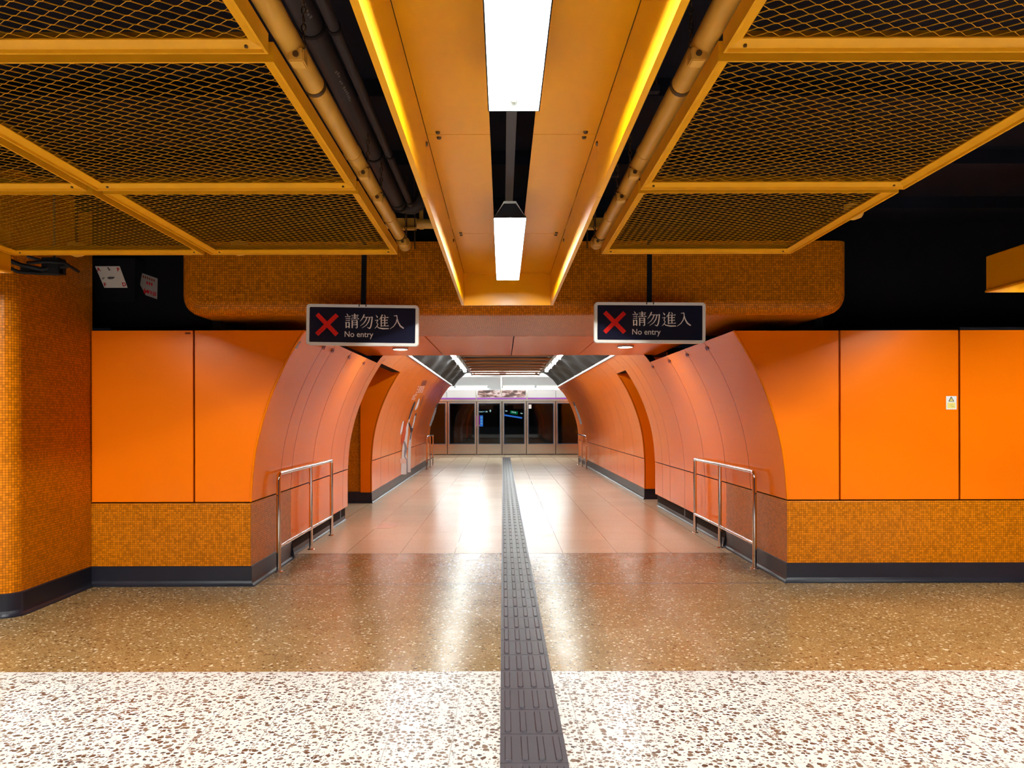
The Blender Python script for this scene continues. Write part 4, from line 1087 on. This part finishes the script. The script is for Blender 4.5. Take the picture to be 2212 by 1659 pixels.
strip_decal(-1, c6([(810, 225, 240), (880, 205, 238), (980, 185, 232), (1080, 165, 215), (1150, 168, 188)]), 'disc', 'mural_deep', mu, .004)
strip_decal(-1, c6([(825, 190, 206), (880, 172, 196), (960, 156, 182), (1010, 152, 164)]), 'rim', 'mural_white', mu, .005)
strip_decal(-1, c6([(515, 412, 424), (570, 388, 416), (630, 366, 396), (672, 355, 370)]), 'leaf', 'mural_white', mu, .004)
strip_decal(-1, c6([(555, 350, 370), (600, 330, 356), (660, 306, 330), (730, 286, 304), (800, 268, 282)]), 'leaf_outline', 'mural_black', mu, .005)
strip_decal(-1, c6([(610, 325, 338), (700, 298, 318), (780, 276, 292), (840, 266, 276)]), 'leaf', 'mural_white', mu, .0045)
strip_decal(-1, c6([(715, 368, 382), (790, 345, 366), (880, 322, 342), (975, 300, 322)]), 'leaf_outline', 'mural_black', mu, .004)
strip_decal(-1, c6([(750, 352, 366), (830, 334, 352), (920, 312, 328)]), 'leaf', 'mural_white', mu, .0055)
strip_decal(-1, c6([(470, 478, 484), (540, 452, 462), (605, 424, 434)]), 'stem', 'mural_brown', mu, .004)
strip_decal(-1, c6([(850, 262, 284), (900, 282, 304), (950, 298, 316), (1000, 300, 312), (1080, 284, 294)]), 'outline', 'mural_black', mu, .006)
strip_decal(-1, c6([(1340, 150, 235), (1405, 150, 235)]), 'wash', 'mural_pink', mu, .0042)
tb = thing('wall_lettering', 'two blocks of small pale lettering above the mural on the left wall', 'lettering')
def glyph_block(y0, y1, x0, x1, skew, nx, ny, parent):
    random.seed(int(y0))
    for i in range(nx):
        m_rows = []
        for j in range(ny):
            ya = y0 + (y1 - y0) * j / ny; yb = y0 + (y1 - y0) * (j + .72) / ny
            xa = x0 + (x1 - x0) * i / nx - skew * (ya - y0); xb = xa + (x1 - x0) / nx * .62
            if random.random() < .12: continue
            strip_decal(-1, c6([(ya, xa, xb), (yb, xa - skew * (yb - ya), xb - skew * (yb - ya))]), 'letter_block', 'mural_pink', parent, .004)
glyph_block(345, 440, 405, 500, .38, 4, 5, tb); glyph_block(450, 535, 345, 395, .45, 3, 5, tb)
pq = thing('wall_plaque', 'dark square plaque above the lettering high on the left wall', 'plaque')
strip_decal(-1, c6([(265, 465, 530), (335, 440, 505)]), 'plate', 'mural_brown', pq, .004)
for side, word, rows, head in ((-1, 'left', [(640, 662, 680), (700, 640, 668), (800, 606, 636), (892, 576, 600)], [(585, 682, 700), (640, 662, 684)]),):
    t = thing('station_name_strip', 'narrow vertical grey lettered strip near the far end of the %s wall' % word, 'sign')
    strip_decal(side, c6([(y, a - 22, b - 22) for y, a, b in rows]), 'strip', 'label_grey', t, .004); strip_decal(side, c6([(y, a - 22, b - 22) for y, a, b in head]), 'head', 'mural_black', t, .004)
    for k in range(6):
        y = 660 + 36 * k; x = 638 - (y - 660) * .33; strip_decal(side, c6([(y, x + 4, x + 14), (y + 22, x - 3, x + 7)]), 'letter_mark', 'mural_grey', t, .006)
t = thing('station_name_strip', 'narrow vertical grey lettered strip near the far end of the right wall', 'sign')
c8 = lambda l: [(740 + y / 4.424, 850 + a / 4.424, 850 + b / 4.424) for y, a, b in l]
strip_decal(1, c8([(605, 1728, 1740), (660, 1748, 1764), (720, 1768, 1786), (782, 1786, 1803)]), 'strip', 'label_grey', t, .004); strip_decal(1, c8([(570, 1714, 1728), (605, 1726, 1742)]), 'head', 'mural_black', t, .004)
for k in range(5):
    y = 620 + 30 * k; x = 1735 + (y - 620) * .35; strip_decal(1, c8([(y, x + 2, x + 8), (y + 18, x + 8, x + 14)]), 'letter_mark', 'mural_grey', t, .006)
# pale floor hatch in the passage
a, b, c_, d = [Vector((at(px, py, H * F / (py - VY)).x, H * F / (py - VY), .0)) for px, py in ((828, 1130), (862, 1130), (847, 1141), (806, 1141))]
m = MB(); m.quad([p + Vector((0, 0, .0012)) for p in (a, b, c_, d)]); h = m.build('floor_hatch', 'hatch'); tag(h, 'pale square floor hatch on the passage floor near the left rail', 'floor hatch')
